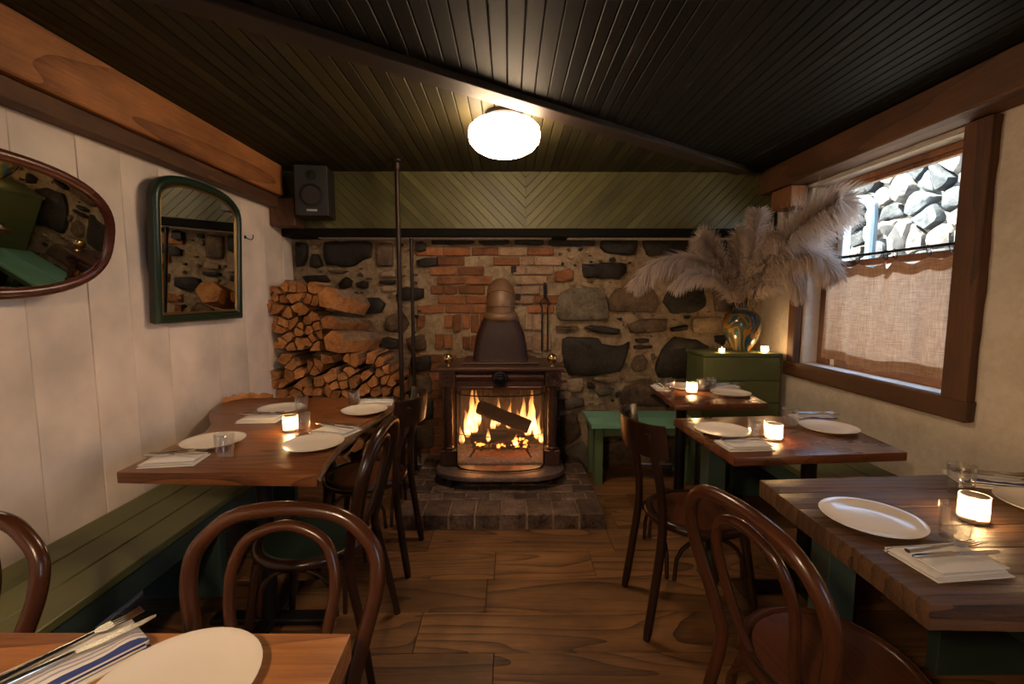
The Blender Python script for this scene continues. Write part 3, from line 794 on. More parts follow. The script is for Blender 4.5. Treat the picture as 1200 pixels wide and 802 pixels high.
# ------------------------------------------------------------------ the window
def window(name, y0, y1, near, label):
    w = thing(name, label, 'window', (XR, (y0 + y1) / 2, WZ0)); w['kind'] = 'structure'
    oy = (y0 + y1) / 2
    def part(nm, m_, x0, x1, a, bb, z0, z1, bev=0.004):
        return MB().box(x0 - XR, x1 - XR, a - oy, bb - oy, z0 - WZ0, z1 - WZ0, bev=bev).build(nm, m_, w)
    part('window_post', 'post_wood', XR - 0.030, XR + 0.12, y0 - 0.118, y0, WZ0 - 0.09, WZ1 + 0.01)
    part('window_post', 'post_wood', XR - 0.022, XR + 0.03, y1, y1 + 0.075, WZ0 - 0.085, WZ1 + 0.01)
    part('window_sill', 'sill_wood', XR - 0.038, XR + 0.02, y0 - 0.126, y1 + 0.09, WZ0 - 0.092, WZ0 + 0.004, 0.008)
    part('sill_ledge', 'window_white', XR + 0.021, XR + TH, y0 + 0.003, y1 - 0.003, WZ0 - 0.01, WZ0 + 0.002)
    part('reveal', 'plaster_white', XR + 0.031, XR + 0.20, y1 - 0.028, y1 - 0.003, WZ0 + 0.003, WZ1 - 0.001)
    part('head_board', 'sash_wood', XR + 0.121, XR + 0.20, y0 + 0.003, y1 - 0.03, WZ1 - 0.035, WZ1 - 0.001)
    gx0, gx1 = XR + 0.12, XR + 0.165
    fa, fb = y0 + 0.004, y1 - 0.15
    part('sash_stile', 'sash_wood', gx0, gx1, fb, fb + 0.115, WZ0 + 0.003, WZ1 - 0.036)
    part('sash_stile', 'window_white', gx0 + 0.01, gx1 + 0.02, fb - 0.045, fb - 0.001, WZ0 + 0.003, WZ1 - 0.036)
    part('sash_stile', 'sash_wood', gx0 + 0.005, gx1, fa, fa + 0.03, WZ0 + 0.003, WZ1 - 0.036)
    part('sash_rail', 'sash_wood', gx0 + 0.005, gx1, fa + 0.031, fb - 0.046, WZ0 + 0.003, WZ0 + 0.05)
    part('sash_rail', 'sash_wood', gx0 + 0.005, gx1, fa + 0.031, fb - 0.046, 1.545, 1.585)
    part('sash_rail', 'sash_wood', gx0 + 0.005, gx1, fa + 0.031, fb - 0.046, WZ1 - 0.06, WZ1 - 0.037)
    part('pane', 'window_glass', gx0 + 0.02, gx0 + 0.024, fa + 0.031, fb - 0.046, 1.586, WZ1 - 0.061, 0)
    part('pane', 'window_glass', gx0 + 0.02, gx0 + 0.024, fa + 0.031, fb - 0.046, WZ0 + 0.051, 1.544, 0)
    return w
window('window_1', WY0, WY1, True, 'timber framed window with linen cafe curtain and stone wall outside')
window('window_2', W2Y0, W2Y1, False, 'second timber framed window farther along the whitewashed wall')

# curtain rod, rings and curtain
RX, RZ = XR + 0.055, 1.602
rod = thing('curtain_rod', 'thin black iron curtain rod with rings across the window', 'curtain rod', (RX, 2.5, RZ))
MB().tube([(0, WY0 + 0.001 - 2.5, 0), (0, WY1 - 0.03 - 2.5, 0)], 0.0085, 10).build('rod', 'iron_black', rod)
ringy = [2.13, 2.245, 2.44, 2.50, 2.70, 2.85]
for y in ringy:
    pts = [(0.018 * 0.25 * math.sin(t), y - 2.5 + 0.010 * math.sin(t + y), -0.016 + 0.027 * math.cos(t)) for t in [2 * PI * k / 14 for k in range(14)]]
    MB().tube(pts, 0.0022, 6, closed=True).build('ring', 'iron_black', rod)
def curtain(t0=0.0, t1=1.0, off=0.0, nz=30):
    mbx = MB(); ny = 110
    ya, yb = 2.115, 2.975; vs = []
    for j in range(nz + 1):
        t = t0 + (t1 - t0) * j / nz
        for i in range(ny + 1):
            s = i / ny
            y = ya + (yb - ya) * s
            near_ = min(abs(y - r_) for r_ in ringy)
            top = RZ - 0.050 - min(0.030, near_ * 0.28) - 0.035 * math.exp(-((y - 2.47) / 0.018) ** 2)
            bot = 0.955 + 0.012 * math.sin(s * 9)
            z = top + (bot - top) * t
            fold = 0.026 * math.sin(s * 27 + 1.1 * math.sin(s * 6 + t)) * (0.35 + 0.65 * t) + 0.02 * noise.noise(Vector((y * 5, z * 1.4, 2)))
            gather = 0.022 * math.exp(-((s - 0.42 - 0.06 * t) / 0.03) ** 2)
            vs.append((RX + 0.006 + fold * 0.8 - gather + off, y + 0.02 * t * (s - 0.5), z))
    mbx.faces(vs, [(j * (ny + 1) + i, j * (ny + 1) + i + 1, (j + 1) * (ny + 1) + i + 1, (j + 1) * (ny + 1) + i) for j in range(nz) for i in range(ny)])
    return mbx
cur = curtain().build('cafe_curtain', 'linen', smooth=80)
tag(cur, 'beige linen half curtain hanging from rod across the lower window', 'curtain')
curtain(0.90, 1.0, 0.002, 4).build('hem', 'linen', cur, smooth=80)
curtain(0.0, 0.10, 0.002, 4).build('hem', 'linen', cur, smooth=80)

# outside: a sunlit rubble retaining wall with a bent pipe
OX = 3.15
mbx = MB().box(OX + 0.03, OX + 0.3, 2.95, 7.0, -0.2, 2.49)
mbx.box(OX + 0.03, OX + 0.3, -3.5, 2.95, -0.2, 1.55)  # unseen stretch, stepped down so more sky light reaches the room
ow = struct(mbx.build('wall_outside', 'mortar_outside'), 'sunlit rubble stone retaining wall outside the window', 'wall')
struct(MB().box(OX + 0.301, 14.0, -8.0, 7.0, 1.30, 1.50).build('terrace_outside', 'mortar_outside'), 'pale terrace ground behind the outside stone wall', 'ground')
struct(MB().box(XR + TH, OX + 0.3, -3.5, 7.0, -0.25, 0.0).build('ground_outside', 'mortar_outside'), 'pale ground between house and stone wall outside', 'ground')
def vor_cells(pts, poly):
    cells = []
    for i, p in enumerate(pts):
        c = list(poly)
        for j, q in enumerate(pts):
            if i == j or abs(q[0] - p[0]) + abs(q[1] - p[1]) > 1.6: continue
            a, bb = q[0] - p[0], q[1] - p[1]
            c = clip(c, a, bb, (q[0] ** 2 + q[1] ** 2 - p[0] ** 2 - p[1] ** 2) / 2)
            if len(c) < 3: break
        cells.append(c)
    return cells
def shrink(poly, d):
    cx = sum(p[0] for p in poly) / len(poly); cy = sum(p[1] for p in poly) / len(poly)
    out = []
    for x, y in poly:
        L = math.hypot(x - cx, y - cy); f = max(0.3, (L - d) / L) if L > 1e-6 else 1
        out.append((cx + (x - cx) * f, cy + (y - cy) * f))
    return out
opts = []
yy_ = 3.1
while yy_ < 5.6:
    zz = 1.2
    while zz < 2.5:
        opts.append((yy_ + rnd.uniform(-0.09, 0.09), zz + rnd.uniform(-0.055, 0.055))); zz += 0.145
    yy_ += 0.22
for c in vor_cells(opts, [(2.95, 1.1), (5.8, 1.1), (5.8, 2.48), (2.95, 2.48)]):
    if len(c) < 3: continue
    c = shrink(c, 0.014)
    o = stone(c, 'stone_outside' if rnd.random() < 0.62 else 'stone_outside_dark', depth=rnd.uniform(0.04, 0.10), plane=0, parent=ow)
    p = o.location.copy(); o.location = (OX + 0.03, p.x, p.z); o.rotation_euler = (0, 0, -PI / 2)
    o.scale = (-1, 1, 1)
pp = thing('bent_pipe', 'blue grey pipe bent like a cane against the outside stone wall', 'pipe', (2.95, 3.75, 0.0))
MB().tube(smoothpath([(0, 0.0, 0), (0, 0, 1.6), (0, 0, 2.02), (0, 0.04, 2.13), (0, 0.16, 2.18), (0, 0.30, 2.15), (0, 0.36, 2.04)], 6), 0.036, 10).build('pipe', 'conduit_blue', pp)
MB().lathe([(0.05, 0), (0.05, 0.04)], 14, c=(0, 0, 0)).build('pipe_foot', 'conduit_blue', pp)

# ================================================================== LAMPS
def ceiling_lamp(x, y, label):
    t = thing('ceiling_lamp', label, 'ceiling lamp', (x, y, ZC), group='drum ceiling lamps')
    MB().lathe([(0.085, -0.030), (0.10, -0.020), (0.10, -0.003)], 28).build('lamp_base', 'iron_black', t)
    MB().lathe([(0.0005, -0.205), (0.06, -0.203), (0.11, -0.192), (0.15, -0.170), (0.176, -0.140), (0.183, -0.105), (0.178, -0.075), (0.155, -0.052), (0.11, -0.036), (0.085, -0.031)], 36).build('lamp_glass', 'lamp_glow', t)
    return t
ceiling_lamp(-0.022, 2.40, 'glowing white glass drum lamp on ceiling in front of stove')
emissive('bulb_glow', (1.0, 0.69, 0.42), 330.0)
pd = thing('pendant_lamp', 'pendant lamp with black metal shade hanging at near end of room', 'pendant lamp', (-0.60, -0.45, ZC))
MB().lathe([(0.05, -0.03), (0.055, -0.003)], 20).build('ceiling_rose', 'iron_black', pd)
MB().tube([(0, 0, -0.03), (0, 0, -0.345)], 0.004, 8).build('cord', 'rubber', pd)
MB().lathe([(0.030, -0.34), (0.045, -0.37), (0.11, -0.41), (0.19, -0.47), (0.20, -0.485), (0.194, -0.483), (0.108, -0.418), (0.04, -0.382), (0.02, -0.37)], 32).build('lamp_shade', 'iron_black', pd, smooth=60)
MB().lathe([(0.015, -0.383), (0.03, -0.405), (0.055, -0.44), (0.06, -0.47), (0.05, -0.505), (0.025, -0.525), (0.001, -0.53)], 20).build('bulb', 'bulb_glow', pd, smooth=60)

# ================================================================== STOVE AND HEARTH
SX, SY = -0.060, 3.13          # stove centre, front plane
HZ = 0.098
hearth = thing('brick_hearth', 'low dark brick hearth platform under the iron stove', 'hearth', (SX, 3.05, 0))
hy0, hy1 = 2.545, YB - 0.005
hx0, hx1 = -0.66, 0.565
MB().box(hx0 + 0.004 - SX, hx1 - 0.004 - SX, hy0 + 0.004 - 3.05, hy1 - 3.05, 0.001, HZ - 0.012).build('mortar_bed', 'mortar', hearth)
nb = 8; wv = (hx1 - hx0) / nb
yrow = hy0; rI = 0
while yrow < 3.45:
    dlen = 0.205 if rI == 0 else 0.105
    off = 0 if rI % 2 == 0 else -wv / 2
    for i in range(nb + 1):
        a = max(hx0, hx0 + off + i * wv); bb = min(hx1, hx0 + off + (i + 1) * wv)
        if bb - a < 0.03: continue
        z0 = 0.001 if rI == 0 or a <= hx0 + 0.001 or bb >= hx1 - 0.001 else HZ - 0.03
        y0_, y1_ = yrow, yrow + dlen
        MB().box(a + 0.004, bb - 0.004, y0_ + (0.0 if rI == 0 else 0.004), y1_ - 0.004, z0, HZ + rnd.uniform(-0.005, 0.002), bev=0.006).build('brick', 'brick_hearth', hearth, origin=((a + bb) / 2, (y0_ + y1_) / 2, HZ))
    yrow += dlen; rI += 1
for ch in hearth.children:
    if ch.name.startswith('brick'): ch.location = ch.location - Vector((SX, 3.05, 0))

stove = thing('iron_stove', 'brown cast iron open stove with columns, fire screen and hood', 'stove', (SX, SY, HZ))
stove.scale = (0.94, 1.0, 0.945)
def sp_box(nm, m_, x0, x1, y0, y1, z0, z1, bev=0.004, par=None):
    return MB().box(x0, x1, y0, y1, z0 - HZ, z1 - HZ, bev=bev).build(nm, m_, par or stove)
# short feet and the round-cornered lip
for sx in (-0.36, 0.36):
    for sy in (-0.12, 0.30):
        MB().lathe([(0.022, 0.0), (0.018, 0.03), (0.028, 0.058)], 10, c=(sx, sy, 0)).build('foot', 'cast_iron', stove)
def lip_poly(w, y0, y1, r):
    pts = [(w, y1), (-w, y1)]
    pts += [(-w, y0 + r * 0.9)]
    for k in range(0, 13):
        a = PI + (PI / 2) * k / 12
        pts.append((-w + r + r * math.cos(a), y0 + r * 0.62 + r * 0.62 * math.sin(a)))
    for k in range(0, 13):
        a = 1.5 * PI + (PI / 2) * k / 12
        pts.append((w - r + r * math.cos(a), y0 + r * 0.62 + r * 0.62 * math.sin(a)))
    pts += [(w, y0 + r * 0.9)]
    return pts
MB().prism(lip_poly(0.468, -0.262, 0.40, 0.30), 0.060, 0.094, 'Z', bev=0.008, seg=2).build('hearth_lip', 'lip_iron', stove, smooth=40)
LZ = HZ + 0.0945
# firebox
sp_box('side_panel', 'cast_iron', -0.405, -0.375, 0.02, 0.42, LZ, 0.80)
sp_box('side_panel', 'cast_iron', 0.375, 0.405, 0.02, 0.42, LZ, 0.80)
sp_box('back_panel', 'firebox_back', -0.374, 0.374, 0.385, 0.42, LZ, 0.80)
for k in range(9):
    xk = -0.33 + k * 0.082
    sp_box('back_rib', 'firebox_back', xk - 0.012, xk + 0.012, 0.365, 0.385, LZ + 0.1, 0.72)
sp_box('firebox_floor', 'ash', -0.374, 0.374, -0.02, 0.384, LZ + 0.0005, LZ + 0.016)
sp_box('firebox_top', 'soot_and_shade', -0.405, 0.405, 0.02, 0.42, 0.801, 0.825)
# front: posts with pedestals, turned columns and rosette blocks
for sx in (-1, 1):
    cx = sx * 0.385
    sp_box('pedestal', 'cast_iron', cx - 0.058, cx + 0.058, -0.055, 0.018, LZ, LZ + 0.115, 0.006)
    prof = [(0.040, 0.0), (0.040, 0.018), (0.030, 0.026), (0.036, 0.045), (0.028, 0.060)]
    h = 0.785 - (LZ + 0.115)
    for kk in range(9):
        z = 0.07 + kk * (h - 0.15) / 9
        prof += [(0.032 + 0.004 * (kk % 2), z), (0.0335, z + (h - 0.15) / 18)]
    prof += [(0.027, h - 0.075), (0.036, h - 0.055), (0.030, h - 0.035), (0.038, h - 0.018), (0.040, h)]
    MB().lathe(prof, 18, c=(cx, -0.02, LZ + 0.115 - HZ)).build('column', 'cast_iron', stove, smooth=50)
    blk = sp_box('corner_block', 'cast_iron', cx - 0.060, cx + 0.060, -0.065, 0.018, 0.785, 0.905, 0.004)
    mbr = MB()
    for R_, dy in ((0.042, -0.067), (0.026, -0.070)):
        mbr.tube([(cx + R_ * math.cos(t), dy, 0.845 - HZ + R_ * math.sin(t)) for t in [2 * PI * q / 20 for q in range(20)]], 0.006, 8, closed=True)
    mbr.tube([(cx, -0.064, 0.845 - HZ), (cx, -0.082, 0.845 - HZ)], [0.013, 0.008], 10)
    mbr.build('rosette', 'cast_iron', blk)
# frieze with a rounded roll and the centre boss
sp_box('frieze', 'cast_iron', -0.324, 0.324, -0.035, 0.018, 0.755, 0.905)
MB().tube([(-0.322, -0.035, 0.855 - HZ), (0.322, -0.035, 0.855 - HZ)], [0.033] * 2, 16, flat=0.7).build('frieze_roll', 'cast_iron', stove)
MB().tube([(-0.30, -0.04, 0.776 - HZ), (0.30, -0.04, 0.776 - HZ)], 0.010, 10).build('damper_rail', 'cast_iron', stove)
mbr = MB().lathe([(0.062, 0.0), (0.058, 0.016), (0.040, 0.020), (0.034, 0.012), (0.022, 0.014), (0.018, 0.026), (0.004, 0.030)], 8)
bmesh.ops.rotate(mbr.bm, verts=mbr.bm.verts, cent=(0, 0, 0), matrix=Matrix.Rotation(PI / 2, 3, 'X'))
bmesh.ops.translate(mbr.bm, vec=(0, -0.058, 0.848 - HZ), verts=mbr.bm.verts)
mbr.build('centre_boss', 'iron_black', stove)
# mantel shelf with a raised back step
MB().prism([(-0.462, -0.105), (0.462, -0.105), (0.445, 0.40), (-0.445, 0.40)], 0.906 - HZ, 0.934 - HZ, 'Z', bev=0.007, seg=2).build('mantel_shelf', 'cast_iron', stove)
sp_box('mantel_step', 'cast_iron', -0.29, 0.29, 0.0, 0.38, 0.9345, 0.954, 0.006)
for sx in (-0.378, 0.378):
    MB().lathe([(0.020, 0.0), (0.014, 0.006), (0.010, 0.014), (0.014, 0.022), (0.027, 0.030), (0.036, 0.048), (0.037, 0.060), (0.030, 0.078), (0.016, 0.090), (0.002, 0.094)], 18, c=(sx, -0.045, 0.9345 - HZ)).build('finial', 'brass', stove, smooth=60)
# hood and stove pipe
def hood():
    mbx = MB(); rows = []
    for (hw, y0, y1, z) in ((0.212, 0.045, 0.36, 0.9545), (0.208, 0.055, 0.36, 0.985), (0.198, 0.065, 0.36, 1.08), (0.180, 0.080, 0.36, 1.16), (0.155, 0.095, 0.36, 1.215), (0.142, 0.10, 0.36, 1.255)):
        r_ = 0.06; ring = []
        for (cx, cy, a0) in ((hw - r_, y1 - 0.01, 0), (-hw + r_, y1 - 0.01, 1), (-hw + r_, y0 + r_, 2), (hw - r_, y0 + r_, 3)):
            for q in range(5):
                a = a0 * PI / 2 + q * PI / 8
                rr = r_ if a0 >= 2 else 0.01
                ring.append((cx + (r_ if a0 in (0, 1, 2, 3) else 0) * math.cos(a), cy + rr * math.sin(a), z - HZ))
        rows.append(ring)
    n = len(rows[0]); vs = [p for r_ in rows for p in r_]
    fs = [(i * n + k_, i * n + (k_ + 1) % n, (i + 1) * n + (k_ + 1) % n, (i + 1) * n + k_) for i in range(len(rows) - 1) for k_ in range(n)]
    fs += [tuple(range(n))[::-1], tuple(range((len(rows) - 1) * n, len(rows) * n))]
    return mbx.faces(vs, fs)
plain('hood_iron', (0.024, 0.009, 0.007), 0.5, metal=0.0, spec=0.3, bmp=0.15, scale=50, mott=0.3)
hood().build('hood', 'hood_iron', stove, smooth=50)
py = 0.215
MB().lathe([(0.130, 1.2555 - HZ), (0.140, 1.275 - HZ), (0.130, 1.30 - HZ), (0.115, 1.315 - HZ)], 30, c=(0, py, 0)).build('pipe_flange', 'stove_pipe', stove, smooth=60)
path = [(0, py, 1.31 - HZ)]
for k in range(9):
    a = (PI / 2) * k / 8
    path.append((0, py + 0.12 * (1 - math.cos(a)), 1.445 - HZ + 0.12 * math.sin(a)))
path.append((0, YB - SY + 0.02, 1.565 - HZ))
path = [Vector(p) - Vector((0, 0, 0.085)) if i > 0 else Vector(p) for i, p in enumerate(path)]
MB().tube(path, 0.106, 28, up=(1, 0, 0)).build('pipe_elbow', 'stove_pipe', stove, smooth=60)
for i in (1, 4, 7):
    c_ = path[i]; tg = (path[i + 1] - path[i - 1]).normalized(); a_ = Vector((1, 0, 0)); b_ = tg.cross(a_)
    MB().tube([c_ + (a_ * math.cos(t) + b_ * math.sin(t)) * 0.107 for t in [2 * PI * q / 32 for q in range(32)]], 0.004, 6, closed=True).build('pipe_seam', 'stove_pipe', stove)
# curved glass fire screen with its wire band
def arc(hw, bulge, y, n=20):
    return [(hw * (2 * k / n - 1), y - bulge * math.sqrt(max(0, 1 - (2 * k / n - 1) ** 2)) ** 0.8) for k in range(n + 1)]
scr = arc(0.322, 0.135, -0.045)
sz0, sz1 = LZ + 0.004 - HZ, 0.742 - HZ
vs = [(x, y, sz0) for x, y in scr] + [(x, y, sz1) for x, y in scr]
n_ = len(scr)
MB().faces(vs, [(i, i + 1, n_ + i + 1, n_ + i) for i in range(n_ - 1)]).build('fire_screen', 'screen_glass', stove, smooth=80)
fs_ = [o for o in stove.children if o.name.startswith('fire_screen')][0]
for z_, r_ in ((sz0 + 0.004, 0.006), (sz1, 0.005), (sz0 + (sz1 - sz0) * 0.47, 0.0025)):
    MB().tube([(x, y, z_) for x, y in scr], r_, 8).build('screen_band', 'iron_black', fs_)
for e_ in (0, -1):
    MB().tube([(scr[e_][0], scr[e_][1], sz0), (scr[e_][0], scr[e_][1], sz1)], 0.005, 8).build('screen_upright', 'iron_black', fs_)
# small hanging latch at the back of the firebox
sp_box('latch', 'brass', -0.045, 0.05, 0.355, 0.364, 0.605, 0.625, 0.004)

# grate, fire logs, embers and flames: things inside the stove
FZ = LZ + 0.0165
grate = thing('fire_grate', 'black iron grate holding the burning logs', 'grate', (SX, SY + 0.16, FZ))
for k in range(6):
    xk = -0.15 + k * 0.06
    MB().tube(smoothpath([(xk, -0.10, 0.066), (xk, -0.085, 0.052), (xk, 0.0, 0.05), (xk, 0.10, 0.052)], 4), 0.007, 8).build('grate_bar', 'iron_black', grate)
for yk in (-0.09, 0.09):
    MB().tube(smoothpath([(-0.22, yk - 0.03 * (yk < 0), 0.007), (-0.19, yk, 0.045), (-0.16, yk, 0.062), (0.16, yk, 0.062), (0.19, yk, 0.045), (0.22, yk - 0.03 * (yk < 0), 0.007)], 6), 0.0075, 8).build('grate_leg', 'iron_black', grate)
def fire_log(p, q, r0, label):
    p, q = Vector(p), Vector(q); c_ = (p + q) / 2
    pts = [p.lerp(q, t) for t in (0, 0.02, 0.25, 0.5, 0.75, 0.98, 1)]
    mbx = MB().tube([v_ - c_ for v_ in pts], [r0 * 0.86, r0, r0 * 1.05, r0 * 0.96, r0 * 1.03, r0, r0 * 0.85], 11)
    for v_ in mbx.bm.verts: v_.co += v_.co.normalized() * 0.010 * noise.noise(v_.co * 25)
    return tag(mbx.build('fire_log', 'charred', origin=None, loc=c_, smooth=45), label, 'log')
gy = SY + 0.16
fire_log((SX - 0.17, gy + 0.02, FZ + 0.345), (SX + 0.21, gy - 0.035, FZ + 0.205), 0.052, 'charred log lying aslant on top of the fire')
fire_log((SX - 0.22, gy - 0.03, FZ + 0.118), (SX + 0.05, gy - 0.02, FZ + 0.118), 0.042, 'short charred log lying level on the grate bars')
fire_log((SX - 0.12, gy + 0.065, FZ + 0.118), (SX + 0.24, gy + 0.06, FZ + 0.118), 0.042, 'charred log at the back of the grate behind the flames')
emb = MB()
for k in range(70):
    x_, y_ = rnd.uniform(-0.19, 0.19), rnd.uniform(-0.10, 0.09); s_ = rnd.uniform(0.008, 0.018)
    z_ = rnd.uniform(0.062, 0.10)
    t = bmesh.new(); bmesh.ops.create_icosphere(t, subdivisions=1, radius=s_)
    for v_ in t.verts: v_.co = v_.co * rnd.uniform(0.7, 1.2) + Vector((x_, y_, z_))
    emb.merge(t)
embo = emb.build('ember_bed', 'ember', loc=(SX, gy, FZ), smooth=0)
tag(embo, 'bed of glowing orange embers on the grate', 'embers'); embo['kind'] = 'stuff'
coal = MB()
for k in range(90):
    x_, y_ = rnd.uniform(-0.20, 0.20), rnd.uniform(-0.10, 0.09); s_ = rnd.uniform(0.010, 0.020)
    z_ = rnd.uniform(0.062, 0.095)
    t = bmesh.new(); bmesh.ops.create_icosphere(t, subdivisions=1, radius=s_)
    for v_ in t.verts: v_.co = v_.co * rnd.uniform(0.7, 1.2) + Vector((x_, y_, z_))
    coal.merge(t)
coalo = coal.build('charcoal_bed', 'charred', loc=(SX, gy, FZ), smooth=0)
tag(coalo, 'black charcoal pieces among the embers on the grate', 'charcoal'); coalo['kind'] = 'stuff'
def flame(x_, y_, z_, h, w, lean, label):
    w *= 0.85
    prof = [(0.35, 0.0), (0.8, 0.08), (1.0, 0.18), (0.92, 0.32), (0.70, 0.48), (0.50, 0.62), (0.33, 0.76), (0.16, 0.90), (0.02, 1.0)]
    mbx = MB().lathe([(w * r_, h * t_) for r_, t_ in prof], 12, sy=0.7)
    for v_ in mbx.bm.verts:
        t_ = v_.co.z / h
        v_.co.x += lean * t_ * t_ * h + 0.35 * w * noise.noise(Vector((x_ * 9, 0, v_.co.z * 14))) * t_ * 2.0
        v_.co.y += 0.3 * w * noise.noise(Vector((x_ * 9 + 7, 3, v_.co.z * 14))) * t_
    return tag(mbx.build('flame', 'flame', loc=(SX + x_, gy + y_, FZ + z_), smooth=80), label, 'flame', 'flames in the stove')
fl = 'yellow flame tongue licking up around the fire logs'
for (x_, y_, z_, h, w, ln) in ((-0.215, 0.03, 0.15, 0.36, 0.040, 0.02), (-0.175, 0.06, 0.18, 0.30, 0.032, -0.03), (-0.25, 0.05, 0.10, 0.24, 0.03, -0.1),
                               (0.225, 0.03, 0.13, 0.38, 0.040, 0.03), (0.165, 0.08, 0.16, 0.26, 0.035, 0.05), (0.27, 0.04, 0.09, 0.22, 0.03, 0.12),
                               (-0.02, 0.11, 0.17, 0.24, 0.026, 0.0), (0.06, 0.11, 0.15, 0.22, 0.030, 0.05), (0.11, -0.07, 0.07, 0.10, 0.022, 0.0), (-0.09, -0.06, 0.10, 0.11, 0.020, 0.0),
                               (-0.235, 0.08, 0.13, 0.30, 0.034, 0.06), (-0.195, -0.01, 0.14, 0.20, 0.03, 0.05), (0.245, 0.07, 0.12, 0.27, 0.034, -0.05), (0.20, 0.0, 0.12, 0.22, 0.03, 0.03), (0.13, 0.10, 0.15, 0.17, 0.03, -0.05), (-0.29, 0.02, 0.06, 0.15, 0.025, -0.1), (0.305, 0.03, 0.06, 0.14, 0.025, 0.1), (-0.06, 0.10, 0.14, 0.20, 0.024, 0.08)):
    flame(x_, y_, z_, h, w, ln, fl)

# tongs leaning on the wall behind the mantel
tg = thing('fire_tongs', 'black iron fire tongs with looped handles hanging on the brick wall', 'tongs', (ony(638, 400, 3.57).x, 3.555, 0.935))
for sx in (-1, 1):
    MB().tube(smoothpath([(sx * 0.022, 0, 0.0), (sx * 0.022, 0, 0.20), (sx * 0.022, 0, 0.34), (sx * 0.034, 0, 0.375), (sx * 0.024, 0, 0.405), (sx * 0.006, 0, 0.42)], 5), 0.0055, 8).build('tong_arm', 'iron_black', tg)
MB().lathe([(0.010, 0.415), (0.013, 0.43), (0.011, 0.47), (0.014, 0.50), (0.011, 0.53), (0.006, 0.54)], 10).build('handle', 'iron_black', tg)

# the two iron pipes that rise behind the far chair
for (u0, v0, y_, top, nm) in ((463, 193, 3.16, ZC - 0.008, 'slim dark iron pipe post with flange under the ceiling'), (483.5, 360, 3.42, zl - 0.02, 'slim dark iron pipe rising against the wall beside the stove')):
    xx = ony(468, 330, y_).x if y_ < 3.3 else ony(u0, v0, y_).x
    t = thing('pipe_post', nm, 'pipe', (xx, y_, 0))
    MB().tube([(0, 0, 0.001), (0, 0, top)], 0.0165 if y_ < 3.3 else 0.013, 14).build('pipe', 'iron_pipe', t)
    MB().lathe([(0.045, 0.001), (0.045, 0.012), (0.025, 0.03)], 14).build('floor_flange', 'iron_pipe', t)
    if y_ < 3.3:
        MB().lathe([(0.026, top - 0.06), (0.028, top - 0.02), (0.048, top - 0.012), (0.048, top)], 14).build('ceiling_flange', 'iron_pipe', t)

# ================================================================== FIREWOOD
def log_from_cell(c, yf, length, label, group, tiltx=0.0):
    cx = sum(p[0] for p in c) / len(c); cz = sum(p[1] for p in c) / len(c)
    # refine the outline a little so the ends are not perfect polygons
    pts = []
    n = len(c)
    for i in range(n):
        p, q = c[i], c[(i + 1) % n]
        pts.append((p[0] - cx, p[1] - cz)); L = math.hypot(q[0] - p[0], q[1] - p[1])
        if L > 0.035:
            j = rnd.uniform(-0.15, 0.06) * L
            mx_, mz_ = (p[0] + q[0]) / 2 - cx, (p[1] + q[1]) / 2 - cz
            l2 = math.hypot(mx_, mz_) + 1e-6
            pts.append((mx_ + j * 0.35 * mx_ / l2, mz_ + j * 0.35 * mz_ / l2))
    m = len(pts); vs = []
    ta, tb = rnd.uniform(-0.35, 0.35), rnd.uniform(-0.35, 0.35)
    for s_, y in ((0.96, 0.0), (1.0, 0.004), (0.99, length * 0.5), (0.97, length)):
        for p in pts:
            fy = y + ((ta * p[0] + tb * p[1]) * 0.5 if y < 0.01 else 0)
            vs.append((p[0] * s_, fy, p[1] * s_))
    vs.append((0, 0.004, 0)); vs.append((0, length, 0))
    mbx = MB(); V = [mbx.bm.verts.new(v_) for v_ in vs]
    for i in range(m):
        mbx.bm.faces.new((V[i], V[(i + 1) % m], V[4 * m])).material_index = 0
        mbx.bm.faces.new((V[3 * m + i], V[3 * m + (i + 1) % m], V[4 * m + 1])).material_index = 0
        mi = 1 if (i * 7 + m) % 5 < 2 else 0
        for r_ in range(3): mbx.bm.faces.new((V[r_ * m + i], V[r_ * m + (i + 1) % m], V[(r_ + 1) * m + (i + 1) % m], V[(r_ + 1) * m + i])).material_index = mi
    o = mbx.build('firewood_log', ['log_end', 'log_bark'], loc=(cx, yf, cz), smooth=25)
    return tag(o, label, 'firewood', group)
LYF = 3.21
def P2(u, v, y=LYF):
    q = ony(u, v, y); return (q.x, q.z)
